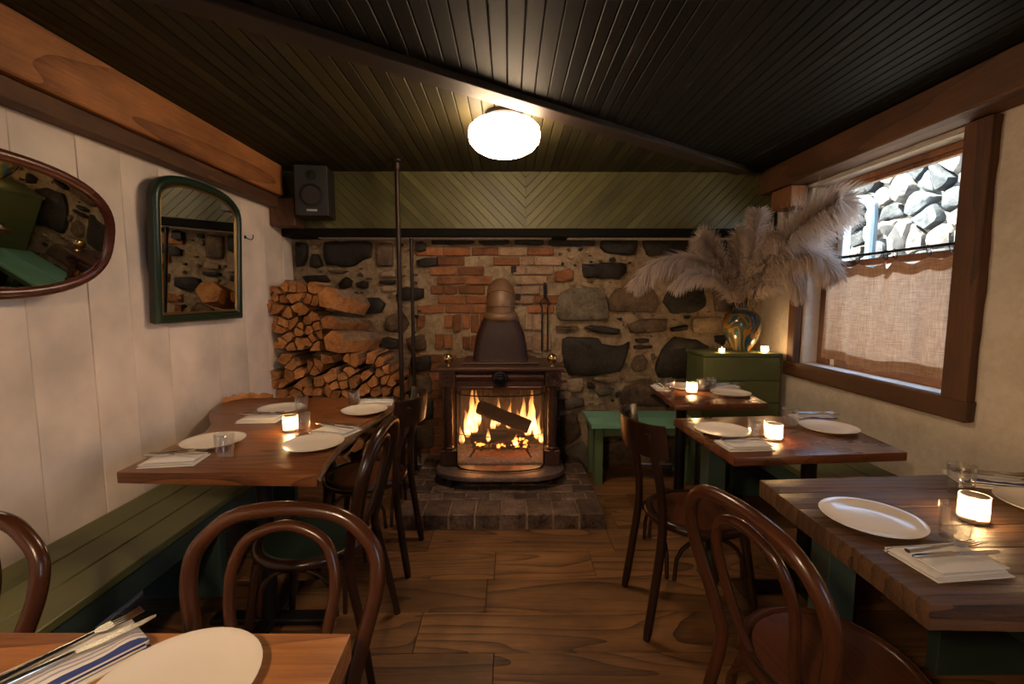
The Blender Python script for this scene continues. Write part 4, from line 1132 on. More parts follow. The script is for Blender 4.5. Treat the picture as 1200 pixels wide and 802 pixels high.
def fill(polypx, nx, nz, jit, label, group, zmin=None):
    poly = [P2(*p) for p in polypx]
    if zmin is not None: poly = [(x_, max(z_, zmin)) for x_, z_ in poly]
    xs = [p[0] for p in poly]; zs = [p[1] for p in poly]
    dx = (max(xs) - min(xs)) / nx; dz = (max(zs) - min(zs)) / nz
    pts = []
    for j in range(nz):
        for i in range(nx):
            p = (min(xs) + (i + 0.5 + (0.5 if j % 2 else 0)) * dx + rnd.uniform(-jit, jit) * dx, min(zs) + (j + 0.5) * dz + rnd.uniform(-jit, jit) * dz)
            # inside test
            ins = False
            for a_ in range(len(poly)):
                (xa, za), (xb, zb) = poly[a_], poly[a_ - 1]
                if (za > p[1]) != (zb > p[1]) and p[0] < (xb - xa) * (p[1] - za) / (zb - za) + xa: ins = not ins
            if ins: pts.append(p)
    # clip every cell to the box of the tier and to a disc, so the outline stays ragged
    tp = max(zs) + 0.03
    bxp = [(min(xs), min(zs)), (max(xs), min(zs)), (max(xs), tp), (min(xs), tp)]
    for p, c in zip(pts, vor_cells(pts, bxp)):
        R_ = rnd.uniform(0.06, 0.10)
        for k in range(7):
            a = 2 * PI * k / 7 + p[0] * 40
            c = clip(c, math.cos(a), math.sin(a), math.cos(a) * p[0] + math.sin(a) * p[1] + R_ * (0.72 + 0.28 * math.sin(k * 2.3 + p[1] * 60)))
        if len(c) >= 3:
            c = shrink(c, 0.006)
            log_from_cell(c, LYF + rnd.uniform(-0.02, 0.05), rnd.uniform(0.28, 0.31), label, group)
fill([(306, 342), (330, 332), (364, 334), (374, 342), (375, 380), (376, 412), (335, 412), (316, 408), (322, 388), (306, 372)], 7, 6, 0.44, 'split firewood log in the upper tier stacked against the white wall', 'upper tier of split firewood')
fill([(309, 434), (330, 420), (400, 419), (466, 419), (470, 480), (314, 480)], 11, 5, 0.42, 'split firewood log in the lower tier stacked beside the iron pipes', 'lower tier of split firewood')
fill([(311, 482), (470, 482), (470, 606), (314, 606)], 7, 5, 0.25, 'split firewood log low in the stack behind the dining table', 'bottom of the firewood stack', zmin=0.002)
def big_log(pf, pb, prof, label):
    """a thick split log lying askew; pf, pb its ends, prof its cross-section"""
    pf, pb = Vector(pf), Vector(pb); d_ = (pb - pf); L = d_.length; d_.normalize()
    r_ = d_.cross(Vector((0, 0, 1))).normalized(); u_ = r_.cross(d_)
    m = len(prof); vs = []
    for t, s_ in ((0, 0.95), (0.03, 1.0), (0.5, 1.02), (0.97, 0.97), (1.0, 0.9)):
        for a, h in prof: vs.append(d_ * (t * L - L / 2) + r_ * (a * s_ + 0.006 * noise.noise(Vector((a * 30, h * 30, t * 9)))) + u_ * (h * s_))
    mbx = MB(); V = [mbx.bm.verts.new(v_) for v_ in vs]
    mbx.bm.faces.new(V[:m]); mbx.bm.faces.new(V[4 * m:][::-1])
    for q in range(4):
        for i in range(m): mbx.bm.faces.new((V[q * m + i], V[q * m + (i + 1) % m], V[(q + 1) * m + (i + 1) % m], V[(q + 1) * m + i])).material_index = 1 if i < 2 else 0
    return tag(mbx.build('firewood_log', ['log_end', 'log_bark'], loc=(pf + pb) / 2, smooth=25), label, 'firewood', 'large askew logs')
wedge = [(0.085, 0.01), (0.05, 0.065), (-0.02, 0.08), (-0.085, 0.03), (-0.06, -0.06), (0.03, -0.075)]
big_log(ony(384, 349, 3.12), ony(424, 359, 3.52), wedge, 'thick split log lying askew on top of the stack, pale bark upward')
big_log(ony(385, 378, 3.10), ony(428, 381, 3.50), [(a * 0.85, h * 0.60) for a, h in wedge], 'thick split log lying askew just under the topmost askew log')
big_log(ony(391, 401, 3.10), ony(438, 399, 3.53), [(a * 1.05, h * 1.0) for a, h in wedge], 'broad split log lying askew at the end of the upper tier')

# ================================================================== FURNITURE HELPERS
def bench(label, name, x0, x1, y0, y1, zt, nplank, axis, mat_top, legs, apron=None, group=None):
    cx, cy = (x0 + x1) / 2, (y0 + y1) / 2
    t = thing(name, label, 'bench', (cx, cy, 0), group=group)
    for k in range(nplank):
        if axis == 'Y':
            w = (x1 - x0) / nplank
            MB().box(x0 + k * w + 0.002, x0 + (k + 1) * w - 0.002, y0, y1, zt - 0.03, zt - rnd.uniform(0, 0.001), bev=0.003).build('seat_plank', mat_top, t, loc=None, origin=(x0 + (k + 0.5) * w, cy, zt)).location = (x0 + (k + 0.5) * w - cx, 0, zt)
        else:
            w = (y1 - y0) / nplank
            MB().box(x0, x1, y0 + k * w + 0.002, y0 + (k + 1) * w - 0.002, zt - 0.03, zt - rnd.uniform(0, 0.001), bev=0.003).build('seat_plank', mat_top, t, origin=(cx, y0 + (k + 0.5) * w, zt)).location = (0, y0 + (k + 0.5) * w - cy, zt)
    for (a, bb, c, d, m_) in legs:
        MB().box(a - cx, bb - cx, c - cy, d - cy, 0.001, zt - 0.031, bev=0.003).build('leg', m_, t)
    if apron:
        for (a, bb, c, d, z0, m_) in apron:
            MB().box(a - cx, bb - cx, c - cy, d - cy, z0, zt - 0.032, bev=0.003).build('apron', m_, t)
    return t
# long bench under the mirrors
lx0, lx1 = XL + 0.004, -1.265
bl = bench('long olive green plank bench along the white board wall', 'bench', lx0, lx1, 1.06, 2.78, 0.46, 3, 'Y', 'bench_green',
      [(lx0 + 0.02, lx1 - 0.03, y_, y_ + 0.045, 'apron_green') for y_ in (1.30, 1.95, 2.66)],
      [(lx1 - 0.028, lx1 - 0.008, 1.06, 2.78, 0.34, 'apron_green')])
# bench below the stone wall
bench('short green bench below the stone wall beside the stove', 'bench', 0.585, 1.375, 3.14, YB - 0.055, 0.46, 2, 'X', 'bench_daylit',
      [(0.62, 0.68, 3.19, 3.245, 'leg_green'), (0.62, 0.68, 3.43, 3.485, 'leg_green'), (1.29, 1.35, 3.19, 3.245, 'leg_green'), (1.29, 1.35, 3.43, 3.485, 'leg_green')],
      [(0.685, 1.285, 3.20, 3.22, 0.36, 'leg_green')])
# bench along the whitewashed wall
bench('olive green plank bench along the whitewashed wall under the window', 'bench', 1.50, 1.965, 0.75, 3.10, 0.46, 3, 'Y', 'bench_green',
      [(1.53, 1.94, y_, y_ + 0.045, 'apron_green') for y_ in (0.80, 1.50, 2.20, 3.0)],
      [(1.51, 1.53, 0.75, 3.10, 0.34, 'apron_green')])
# green plank box in the corner
bxp = thing('corner_box', 'green board box in the corner carrying the vase and candles', 'box', (1.67, 3.36, 0))
gx0, gx1, gy0, gy1, gz = 1.385, 1.955, 3.205, 3.535, 0.960
MB().box(gx0 + 0.01 - 1.67, gx1 - 0.01 - 1.67, gy0 + 0.02 - 3.36, gy1 - 0.01 - 3.36, 0.001, gz - 0.026).build('carcass', 'box_green', bxp)
MB().box(gx0 - 1.67, gx1 - 1.67, gy0 - 3.36, gy1 - 3.36, gz - 0.025, gz, bev=0.004).build('top_board', 'box_green', bxp)
zb = [0.001, 0.30, 0.46, 0.60, 0.76, gz - 0.026]
for a, bb in zip(zb[:-1], zb[1:]):
    MB().box(gx0 + 0.008 - 1.67, gx1 - 0.008 - 1.67, gy0 + 0.004 - 3.36, gy0 + 0.0199 - 3.36, a + 0.002, bb - 0.002, bev=0.003).build('front_board', 'box_green', bxp)

# ------------------------------------------------------------------ tables
TZ = 0.75
def table(label, name, poly, th, mat_top, base, live=None, boards=0):
    cx = sum(p[0] for p in poly) / len(poly); cy = sum(p[1] for p in poly) / len(poly)
    t = thing(name, label, 'table', (cx, cy, 0))
    lp = [(p[0] - cx, p[1] - cy) for p in poly]
    if boards:
        (ax, ay), (bx_, by), (cx2, cy2), (dx, dy) = lp            # near left, near right, far right, far left
        for k in range(boards):
            f0, f1 = (k + 0.006) / boards, (k + 0.994) / boards
            q = [(ax + (dx - ax) * f0, ay + (dy - ay) * f0), (bx_ + (cx2 - bx_) * f0, by + (cy2 - by) * f0), (bx_ + (cx2 - bx_) * f1, by + (cy2 - by) * f1), (ax + (dx - ax) * f1, ay + (dy - ay) * f1)]
            e_ = rnd.uniform(-0.003, 0.002)
            MB().prism([(q[0][0] + e_, q[0][1]), q[1], q[2], (q[3][0] + e_, q[3][1])], TZ - th, TZ - rnd.uniform(0, 0.0006), 'Z', bev=0.003, seg=2).build('tabletop_board', mat_top, t, origin=(0, (q[0][1] + q[3][1]) / 2, TZ))
    else:
        MB().prism(lp, TZ - th, TZ, 'Z', bev=0.0045, seg=2).build('tabletop', mat_top, t)
    for (x_, y_, kind) in base:
        x_ -= cx; y_ -= cy
        if kind == 'pedestal':
            MB().lathe([(0.032, 0.03), (0.032, TZ - th - 0.022)], 16, c=(x_, y_, 0)).build('column', 'iron_black', t)
            MB().box(x_ - 0.24, x_ + 0.24, y_ - 0.035, y_ + 0.035, 0.001, 0.029, bev=0.006).build('foot', 'iron_black', t)
            MB().box(x_ - 0.035, x_ + 0.035, y_ - 0.24, y_ + 0.24, 0.001, 0.028, bev=0.006).build('foot', 'iron_black', t)
            MB().box(x_ - 0.15, x_ + 0.15, y_ - 0.15, y_ + 0.15, TZ - th - 0.021, TZ - th - 0.001, bev=0.003).build('top_plate', 'iron_black', t)
        else:
            MB().box(x_ - 0.042, x_ + 0.042, y_ - 0.042, y_ + 0.042, 0.001, TZ - th - 0.001, bev=0.004).build('leg', kind, t)
    if live:
        for seg in live: seg(t, cx, cy)
    return t
# left table: long slab with a live edge on the chair side
edge = [(-0.655, 1.505), (-0.672, 1.60), (-0.690, 1.72), (-0.702, 1.86), (-0.694, 1.98), (-0.700, 2.10), (-0.686, 2.24), (-0.668, 2.36), (-0.655, 2.46), (-0.662, 2.58), (-0.70, 2.68)]
lpoly = [(-1.364, 1.540)] + edge + [(-0.95, 2.725), (-1.33, 2.735), (-1.56, 2.715), (-1.645, 2.66), (-1.645, 2.52), (-1.60, 2.40), (-1.52, 2.27), (-1.43, 2.15), (-1.375, 2.02), (-1.390, 1.90), (-1.375, 1.70)]
lt = table('long walnut slab dining table with a live edge, beside the white wall', 'dining_table', lpoly, 0.042, 'walnut_top', [(-1.00, 1.80, 'pedestal'), (-1.00, 2.45, 'pedestal')])
lcx = sum(p[0] for p in lpoly) / len(lpoly); lcy = sum(p[1] for p in lpoly) / len(lpoly)
# rough bark along the live edge
mbx = MB(); pts = smoothpath([(x_, y_, 0) for x_, y_ in edge], 5); vs = []
for i, p in enumerate(pts):
    for (o_, z_) in ((-0.008, TZ - 0.006), (0.005, TZ - 0.016), (0.008, TZ - 0.028), (-0.004, TZ - 0.043), (-0.02, TZ - 0.046)):
        j = 0.006 * noise.noise(Vector((p.y * 40, z_ * 60, 1)))
        vs.append((p.x - lcx + o_ + j, p.y - lcy, z_ + j * 0.3))
fs = [(i * 5 + k, i * 5 + k + 1, (i + 1) * 5 + k + 1, (i + 1) * 5 + k) for i in range(len(pts) - 1) for k in range(4)]
mbx.faces(vs, fs).build('live_edge', 'log_bark', lt, smooth=60)
mbx = MB(); pts = smoothpath([(-1.655, 2.60, 0), (-1.63, 2.685, 0), (-1.56, 2.728, 0), (-1.44, 2.742, 0)], 6); vs = []
for i, p in enumerate(pts):
    hgt = 0.020 + 0.018 * abs(math.sin(i * 0.9)) * math.sin(PI * i / (len(pts) - 1)) ** 0.5
    for (o_, z_) in ((-0.022, TZ + 0.001), (-0.012, TZ + hgt), (0.004, TZ + hgt * 0.8), (0.010, TZ - 0.02), (0.002, TZ - 0.045)):
        vs.append((p.x - lcx - o_ * 0.5 if i < 8 else p.x - lcx, p.y - lcy + o_, z_))
mbx.faces(vs, [(i * 5 + k, i * 5 + k + 1, (i + 1) * 5 + k + 1, (i + 1) * 5 + k) for i in range(len(pts) - 1) for k in range(4)]).build('live_edge', 'log_end', lt, smooth=60)
# right tables
r1 = [(0.830, 0.836), (2.0 - 0.04, 0.80), (1.955, 1.530), (0.831, 1.455)]
table('thick worn brown plank table, the closest one to the bentwood hoop chair', 'dining_table', r1, 0.055, 'worn_top', [(0.98, 1.30, 'apron_green'), (1.42, 1.00, 'pedestal')], boards=6)
r2 = [(0.853, 1.668), (1.562, 1.722), (1.615, 2.31), (0.828, 2.235)]
table('dark mahogany dining table under the window between two other tables', 'dining_table', r2, 0.036, 'mahogany_top', [(0.97, 2.09, 'apron_green'), (1.36, 1.99, 'pedestal')])
p_ = [onz(791, 474.5, TZ), onz(900.5, 473, TZ)]
r3 = [(p_[0].x, p_[0].y), (p_[1].x, p_[1].y), (1.575, 3.10), (0.985, 3.13)]
table('small polished dining table in the corner below the pampas grass', 'dining_table', r3, 0.034, 'mahogany_top', [((p_[0].x + p_[1].x) / 2 - 0.12, 2.83, 'pedestal')])
n1 = [(-1.05, 0.22), (-0.272, 0.22), (-0.284, 0.768), (-1.05, 0.777)]
table('honey coloured pine table in the near corner with striped napkin', 'dining_table', n1, 0.05, 'pine_top', [(-0.66, 0.45, 'pedestal')])

# ------------------------------------------------------------------ chairs (face local +Y, back at -Y)
def seat_parts(t, mat_frame, mat_seat, R_=0.198, z=0.462):
    n = 30
    def outl(r_):
        return [(r_ * math.cos(2 * PI * k / n) * (1.0 + 0.04 * math.sin(2 * PI * k / n)), r_ * 1.0 * math.sin(2 * PI * k / n)) for k in range(n)]
    MB().tube([(x_, y_, z - 0.018) for x_, y_ in outl(R_ - 0.008)], 0.019, 10, closed=True).build('seat_ring', mat_frame, t, smooth=60)
    MB().prism(outl(R_ - 0.024), z - 0.022, z - 0.003, 'Z', bev=0.003).build('seat', mat_seat, t)
def braces(t, mat_frame):
    # bent arches between the legs under the seat
    for (x0, y0, x1, y1) in ((-0.150, -0.165, 0.150, -0.165), (-0.150, 0.150, 0.150, 0.150), (-0.162, -0.14, -0.162, 0.13), (0.162, -0.14, 0.162, 0.13)):
        pts = []
        for k in range(11):
            a = PI * k / 10
            f = (1 - math.cos(a)) / 2
            pts.append((x0 + (x1 - x0) * f, y0 + (y1 - y0) * f, 0.245 + 0.172 * math.sin(a) ** 0.6))
        MB().tube(pts, 0.0085, 8).build('brace', mat_frame, t)
def front_legs(t, mat_frame):
    for sx in (-1, 1):
        MB().tube([(sx * 0.182, 0.190, 0.001), (sx * 0.168, 0.168, 0.20), (sx * 0.150, 0.138, 0.40), (sx * 0.146, 0.132, 0.432)], [0.0125, 0.0155, 0.0185, 0.0185], 12).build('leg', mat_frame, t)
def hoop_chair(label, loc, rotz, mat_frame, mat_seat, top=0.885, group=None):
    t = thing('bentwood_chair', label, 'chair', loc, rotz, group)
    seat_parts(t, mat_frame, mat_seat)
    front_legs(t, mat_frame); braces(t, mat_frame)
    def yb(z): return -0.185 - max(0, z - 0.46) * 0.24
    out = [(-0.158, 0.42), (-0.162, 0.50), (-0.186, 0.61), (-0.208, 0.70), (-0.206, 0.77), (-0.175, top - 0.055), (-0.115, top - 0.014), (0.0, top)]
    out += [(-x_, z_) for x_, z_ in out[-2::-1]]
    legL = [(-0.184, -0.262, 0.001), (-0.170, -0.225, 0.22)]
    pts = [(x_, yb(z_), z_) for x_, z_ in out]
    hoop = smoothpath(legL + pts + [(-x_, y_, z_) for x_, y_, z_ in legL[::-1]], 5)
    rad = [0.0135 + 0.004 * min(1, max(0, (p.z - 0.05) / 0.4)) for p in hoop]
    MB().tube(hoop, rad, 12, up=(0, 1, 0)).build('back_hoop', mat_frame, t, smooth=60)
    inn = [(-0.078, 0.455), (-0.092, 0.56), (-0.115, 0.68), (-0.112, 0.755), (-0.080, 0.812), (0.0, 0.838)]
    inn += [(-x_, z_) for x_, z_ in inn[-2::-1]]
    MB().tube(smoothpath([(x_, yb(z_) + 0.004 if z_ > 0.5 else -0.165, z_) for x_, z_ in inn], 6), 0.0125, 10, up=(0, 1, 0)).build('inner_hoop', mat_frame, t, smooth=60)
    return t
def rail_chair(label, loc, rotz, mat_frame, mat_seat, group=None):
    t = thing('bistro_chair', label, 'chair', loc, rotz, group)
    seat_parts(t, mat_frame, mat_seat)
    front_legs(t, mat_frame); braces(t, mat_frame)
    for sx in (-1, 1):
        MB().tube(smoothpath([(sx * 0.172, -0.245, 0.001), (sx * 0.166, -0.215, 0.22), (sx * 0.160, -0.192, 0.44), (sx * 0.160, -0.205, 0.62), (sx * 0.158, -0.245, 0.80), (sx * 0.156, -0.258, 0.842)], 4), [0.014] + [0.0175] * 19 + [0.014], 12).build('back_post', mat_frame, t)
    mbx = MB(); n = 18; vs = []
    for k in range(n + 1):
        a = PI * (0.06 + 0.88 * k / n)
        for (dr, z_, ly) in ((0.0, 0.742, 0.0), (0.016, 0.742, 0.0), (0.017, 0.80, -0.008), (0.016, 0.872, -0.016), (0.0, 0.872, -0.016), (-0.001, 0.80, -0.008)):
            rx, ry = 0.192 + dr, 0.165 + dr
            vs.append((rx * math.cos(a), -0.165 - ry * math.sin(a) * 0.78 + ly, z_))
    fs = [(i * 6 + k, i * 6 + (k + 1) % 6, (i + 1) * 6 + (k + 1) % 6, (i + 1) * 6 + k) for i in range(n) for k in range(6)] + [tuple(range(6)), tuple(range(n * 6, n * 6 + 6))]
    mbx.faces(vs, fs).build('back_rail', mat_frame, t, smooth=50)
    return t
hoop_chair('bentwood hoop chair with round seat drawn up to the worn plank table', (0.793, 1.04, 0), math.radians(-77), 'bentwood', 'seat_wood')
rail_chair('dark bistro chair with curved back rail at the mahogany table', (0.790, 1.852, 0), math.radians(-90), 'dark_bentwood', 'seat_wood')
rail_chair('dark bistro chair with curved back rail beside the firewood and hearth', (-0.735, 2.27, 0), math.radians(90), 'dark_bentwood', 'seat_wood')
hoop_chair('bentwood hoop chair with green seat tucked under the live edge table', (-0.742, 1.66, 0), math.radians(90), 'dark_bentwood', 'seat_green')
hoop_chair('bentwood hoop chair with its back hoop before the pine table, plate beside it', (-0.505, 0.718, 0), PI, 'bentwood', 'seat_wood', top=0.872)
hoop_chair('bentwood hoop chair at the pine table next to the green wall bench', (-1.235, 0.695, 0), PI, 'bentwood', 'seat_wood', top=0.872)

# ================================================================== TABLEWARE
def plate_obj(loc, label, group='white plates'):
    prof = [(0.001, 0.004), (0.062, 0.003), (0.070, 0.0005), (0.074, 0.0005), (0.085, 0.004), (0.108, 0.0125), (0.1175, 0.0175), (0.1180, 0.0190), (0.1165, 0.0192), (0.106, 0.0155), (0.085, 0.0085), (0.060, 0.0062), (0.001, 0.006)]
    return tag(MB().lathe(prof, 44).build('plate', 'porcelain', loc=loc, smooth=50), label, 'plate', group)
PL = plate_obj((-1.222, 1.845, TZ), 'white plate next to the tumbler at the narrow end of walnut table, wall side')
def plate(x_, y_, label):
    o = PL.copy(); C.objects.link(o); o.location = (x_, y_, TZ); o['label'] = label
plate(-0.795, 1.812, 'white plate near the lit candle on the walnut table, chair side')
plate(-1.218, 2.405, 'white plate at the far wall side of the walnut table')
plate(-0.762, 2.365, 'white plate at the far chair side of the walnut table by the firewood')
plate(0.972, 1.165, 'white plate on the worn plank table beside the hoop chair')
plate(1.545, 1.235, 'white plate on the worn plank table by the whitewashed wall')
plate(0.955, 1.985, 'white plate on the mahogany table facing the bistro chair')
plate(1.462, 2.025, 'white plate on the mahogany table under the window')
plate(1.385, 2.79, 'white plate on the corner table in front of the green box')
plate(1.178, 3.005, 'white plate on the far side of the corner table by the stone wall')
plate(-0.508, 0.642, 'white plate on the pine table beside the striped napkin')

def tumbler(loc, label, h=0.088, r_=0.035):
    prof = [(0.001, 0.001), (r_ * 0.84, 0.001), (r_ * 0.88, 0.003), (r_, h), (r_ - 0.0018, h + 0.0006), (r_ - 0.0035, h - 0.001), (r_ * 0.80, 0.012), (0.001, 0.010)]
    return tag(MB().lathe(prof, 28, cap0=True, cap1=True).build('tumbler', 'tumbler_glass', loc=loc, smooth=50), label, 'glass', 'clear tumblers')
for (x_, y_, h, lab) in ((-1.08, 1.69, 0.09, 'clear tumbler beside the folded napkin at the narrow end of the walnut table'),
                      (-0.918, 1.985, 0.095, 'clear tumbler right behind the candle on the walnut table'),
                      (-1.075, 2.33, 0.10, 'tall clear tumbler at the far wall side plate of the walnut table'),
                      (-0.862, 2.50, 0.09, 'clear tumbler at the far end of the walnut table by the firewood'),
                      (1.047, 1.872, 0.092, 'clear tumbler touching the candle on the mahogany table'),
                      (1.305, 2.06, 0.092, 'clear tumbler on the mahogany table under the window sill'),
                      (1.118, 1.082, 0.088, 'clear tumbler beside the fork on the worn plank table'),
                      (1.392, 1.345, 0.092, 'clear tumbler behind the candle on the worn plank table'),
                      (1.028, 2.868, 0.092, 'clear tumbler beside the napkins on the corner table'),
                      (1.252, 2.905, 0.080, 'clear tumbler between candle and plate on the corner table'),
                      (1.335, 2.955, 0.080, 'clear tumbler before the blue napkin on the corner table')):
    tumbler((x_, y_, TZ), lab, h)

def votive(loc, label, r_=0.032, h=0.072, power=1.0):
    t = thing('votive_candle', label, 'candle', loc, group='lit votive candles')
    MB().lathe([(0.001, 0.001), (r_ * 0.9, 0.001), (r_, 0.006), (r_, h), (r_ - 0.002, h)], 24, cap1=False).build('glass_holder', 'votive_glass', t, smooth=50)
    MB().lathe([(0.001, 0.004), (r_ - 0.005, 0.004), (r_ - 0.005, h * 0.24), (0.001, h * 0.22)], 20).build('wax', 'wax', t)
    MB().lathe([(0.0012, h * 0.22), (0.0012, h * 0.22 + 0.010)], 6).build('wick', 'wick', t)
    MB().lathe([(0.001, h * 0.22 + 0.008), (0.0042, h * 0.22 + 0.014), (0.0036, h * 0.22 + 0.020), (0.0005, h * 0.22 + 0.032)], 10).build('flame', 'candle_flame', t, smooth=60)
    l = bpy.data.lights.new('candle_light', 'POINT'); l.energy = CANDLE * power; l.color = (1.0, 0.60, 0.26); l.shadow_soft_size = 0.012
    lo = bpy.data.objects.new('candle_light', l); C.objects.link(lo); lo.parent = t; lo.location = (0, 0, h * 0.5)
    return t
votive((-0.992, 2.030, TZ), 'lit votive candle in the middle of the walnut table')
votive((1.128, 1.882, TZ), 'lit votive candle in the middle of the mahogany table')
votive((1.258, 1.175, TZ), 'lit votive candle on the worn plank table')
votive((1.160, 2.838, TZ), 'lit votive candle on the corner table')
votive((ony(846, 408, 3.26).x, 3.26, gz), 'lit tealight on the green box on the stone wall side of the vase', 0.020, 0.032, 0.5)
votive((ony(896, 411, 3.27).x, 3.27, gz), 'lit votive candle on the green box between vase and whitewashed wall', 0.025, 0.045, 0.8)

# napkins, folded; fork and knife lie on them
def napkin_mesh(L, Wd, seed):
    mbx = MB()
    for li, (l_, w_, ox, oy, z0) in enumerate(((L, Wd, 0, 0, 0.001), (L * 0.96, Wd * 0.93, -0.004, 0.003, 0.0082), (L * 0.88, Wd * 0.74, 0.008, -0.008, 0.0154))):
        nx, ny = 14, 8; vs = []
        for j in range(ny + 1):
            for i in range(nx + 1):
                x_ = (i / nx - 0.5) * l_ + ox; y_ = (j / ny - 0.5) * w_ + oy
                e_ = min(i, nx - i, j, ny - j)
                z_ = z0 + (0.0068 if e_ > 0 else 0.0030) + 0.0065 * (li == 2) * max(0, noise.noise(Vector((x_ * 26 + seed, y_ * 26, li))) + 0.25) * (e_ > 0)
                vs.append((x_, y_, z_))
        n0 = len(vs)
        for j in range(ny + 1):
            for i in range(nx + 1):
                x_, y_, _ = vs[j * (nx + 1) + i]; vs.append((x_, y_, z0))
        fs = [(j * (nx + 1) + i, j * (nx + 1) + i + 1, (j + 1) * (nx + 1) + i + 1, (j + 1) * (nx + 1) + i) for j in range(ny) for i in range(nx)]
        ring = [i for i in range(nx + 1)] + [j * (nx + 1) + nx for j in range(1, ny + 1)] + [ny * (nx + 1) + i for i in range(nx - 1, -1, -1)] + [j * (nx + 1) for j in range(ny - 1, 0, -1)]
        for q in range(len(ring)):
            a, bb = ring[q], ring[(q + 1) % len(ring)]; fs.append((a, a + n0, bb + n0, bb))
        mbx.faces(vs, fs)
        used = set()
    for v_ in [v_ for v_ in mbx.bm.verts if not v_.link_faces]: mbx.bm.verts.remove(v_)
    return mbx
def napkin(x_, y_, rot, label, L=0.185, Wd=0.125):
    o = napkin_mesh(L, Wd, x_ * 10).build('napkin', 'napkin_striped' if x_ > 1.5 or (-0.75 < x_ < -0.70) else 'napkin_white', loc=(x_, y_, TZ), smooth=50, rotz=rot)
    return tag(o, label, 'napkin', 'folded napkins')
def fork(x_, y_, z_, rot, label):
    mbx = MB()
    mbx.tube(smoothpath([(-0.095, 0, 0.003), (-0.06, 0, 0.0035), (0.0, 0, 0.005), (0.03, 0, 0.006)], 4), [0.0045] * 4 + [0.0038] * 4 + [0.0026] * 5, 8, flat=1.6)
    mbx.prism([(0.028, -0.003), (0.040, -0.011), (0.056, -0.0115), (0.056, 0.0115), (0.040, 0.011), (0.028, 0.003)], 0.0035, 0.0058, 'Z')
    for k in range(4):
        yk = -0.0097 + k * 0.00647
        mbx.tube([(0.055, yk, 0.0046), (0.075, yk, 0.004), (0.098, yk, 0.007)], [0.0017, 0.0016, 0.0009], 6)
    return tag(mbx.build('fork', 'steel', loc=(x_, y_, z_), rotz=rot, smooth=50), label, 'fork', 'steel forks')
def knife(x_, y_, z_, rot, label):
    mbx = MB()
    mbx.tube([(-0.105, 0, 0.0045), (-0.09, 0, 0.0045), (-0.05, 0, 0.0045), (-0.008, 0, 0.0045), (0.0, 0, 0.0045)], [0.003, 0.0058, 0.0058, 0.005, 0.0035], 10)
    mbx.prism([(-0.002, -0.005), (0.03, -0.009), (0.085, -0.0095), (0.105, -0.004), (0.108, 0.003), (0.10, 0.005), (-0.002, 0.005)], 0.0035, 0.0050, 'Z')
    return tag(mbx.build('knife', 'steel', loc=(x_, y_, z_), rotz=rot, smooth=50), label, 'knife', 'steel knives')
NT = TZ + 0.0325
NAPS = [(-1.232, 1.640, 0.15, 'at the narrow end of the walnut table, wall side'),
        (-1.225, 2.215, 0.05, 'before the far wall side plate of the walnut table'),
        (-0.778, 2.010, -0.35, 'behind the candle side plate of the walnut table'),
        (-0.758, 2.562, 0.15, 'at the walnut table end by the firewood'),
        (0.955, 1.795, 0.06, 'on the mahogany table facing the bistro chair'),
        (1.515, 2.205, -0.1, 'on the mahogany table under the window sill'),
        (0.992, 0.973, 0.10, 'on the worn plank table beside the hoop chair'),
        (1.565, 1.425, -0.35, 'on the worn plank table by the whitewashed wall'),
        (1.445, 2.985, 0.05, 'on the corner table in front of the green box'),
        (-0.712, 0.690, 0.95, 'on the pine table beside the plate, blue striped edge'),
        (1.008, 2.985, 1.50, 'on the corner table by the stone wall')]
for (x_, y_, rt, wh) in NAPS:
    napkin(x_, y_, rt, 'folded white cloth napkin ' + wh, *((0.17, 0.085) if 2.98 < y_ < 2.99 else (0.185, 0.125)))
    c_, s_ = math.cos(rt), math.sin(rt)
    for (oy, kind) in ((0.016, 'f'), (-0.014, 'k')):
        fx, fy = x_ + c_ * 0.005 - s_ * oy, y_ + s_ * 0.005 + c_ * oy
        (fork if kind == 'f' else knife)(fx, fy, NT - 0.004, rt + (0.06 if kind == 'f' else -0.02), ('steel fork on the napkin ' if kind == 'f' else 'steel knife on the napkin ') + wh)

# ================================================================== WALL THINGS
def frame_sweep(outline, width, depth, name, mat, parent, rnd_=True):
    """moulding that follows a closed outline (y, z) in the local plane x = 0 .. depth"""
    n = len(outline); mbx = MB(); vs = []
    for i in range(n):
        p0, p1, p2 = Vector(outline[i - 1]), Vector(outline[i]), Vector(outline[(i + 1) % n])
        t1 = (p1 - p0).normalized(); t2 = (p2 - p1).normalized()
        nn = Vector((-(t1.y + t2.y), t1.x + t2.x)).normalized()        # inward for counter-clockwise outlines
        k = 1.0 / max(0.5, nn.dot(Vector((-t1.y, t1.x))))
        for (w_, d_) in ((0, 0.0), (0, depth * 0.6), (0.2, depth * 0.9), (0.5, depth), (0.8, depth * 0.85), (1.0, depth * 0.5), (1.0, 0.0)):
            q = p1 + nn * width * w_ * k
            vs.append((d_, q.x, q.y))
    fs = [(i * 7 + k, i * 7 + (k + 1) % 7, ((i + 1) % n) * 7 + (k + 1) % 7, ((i + 1) % n) * 7 + k) for i in range(n) for k in range(7)]
    return mbx.faces(vs, fs).build(name, mat, parent, smooth=40)
def orient(o, normal):
    """local +X looks along the normal, local Z stays as upright as it can"""
    nx_ = Vector(normal).normalized(); yv = Vector((0, 0, 1)).cross(nx_).normalized(); zv = nx_.cross(yv)
    o.matrix_world = Matrix.Translation(o.location) @ Matrix((nx_, yv, zv)).transposed().to_4x4()
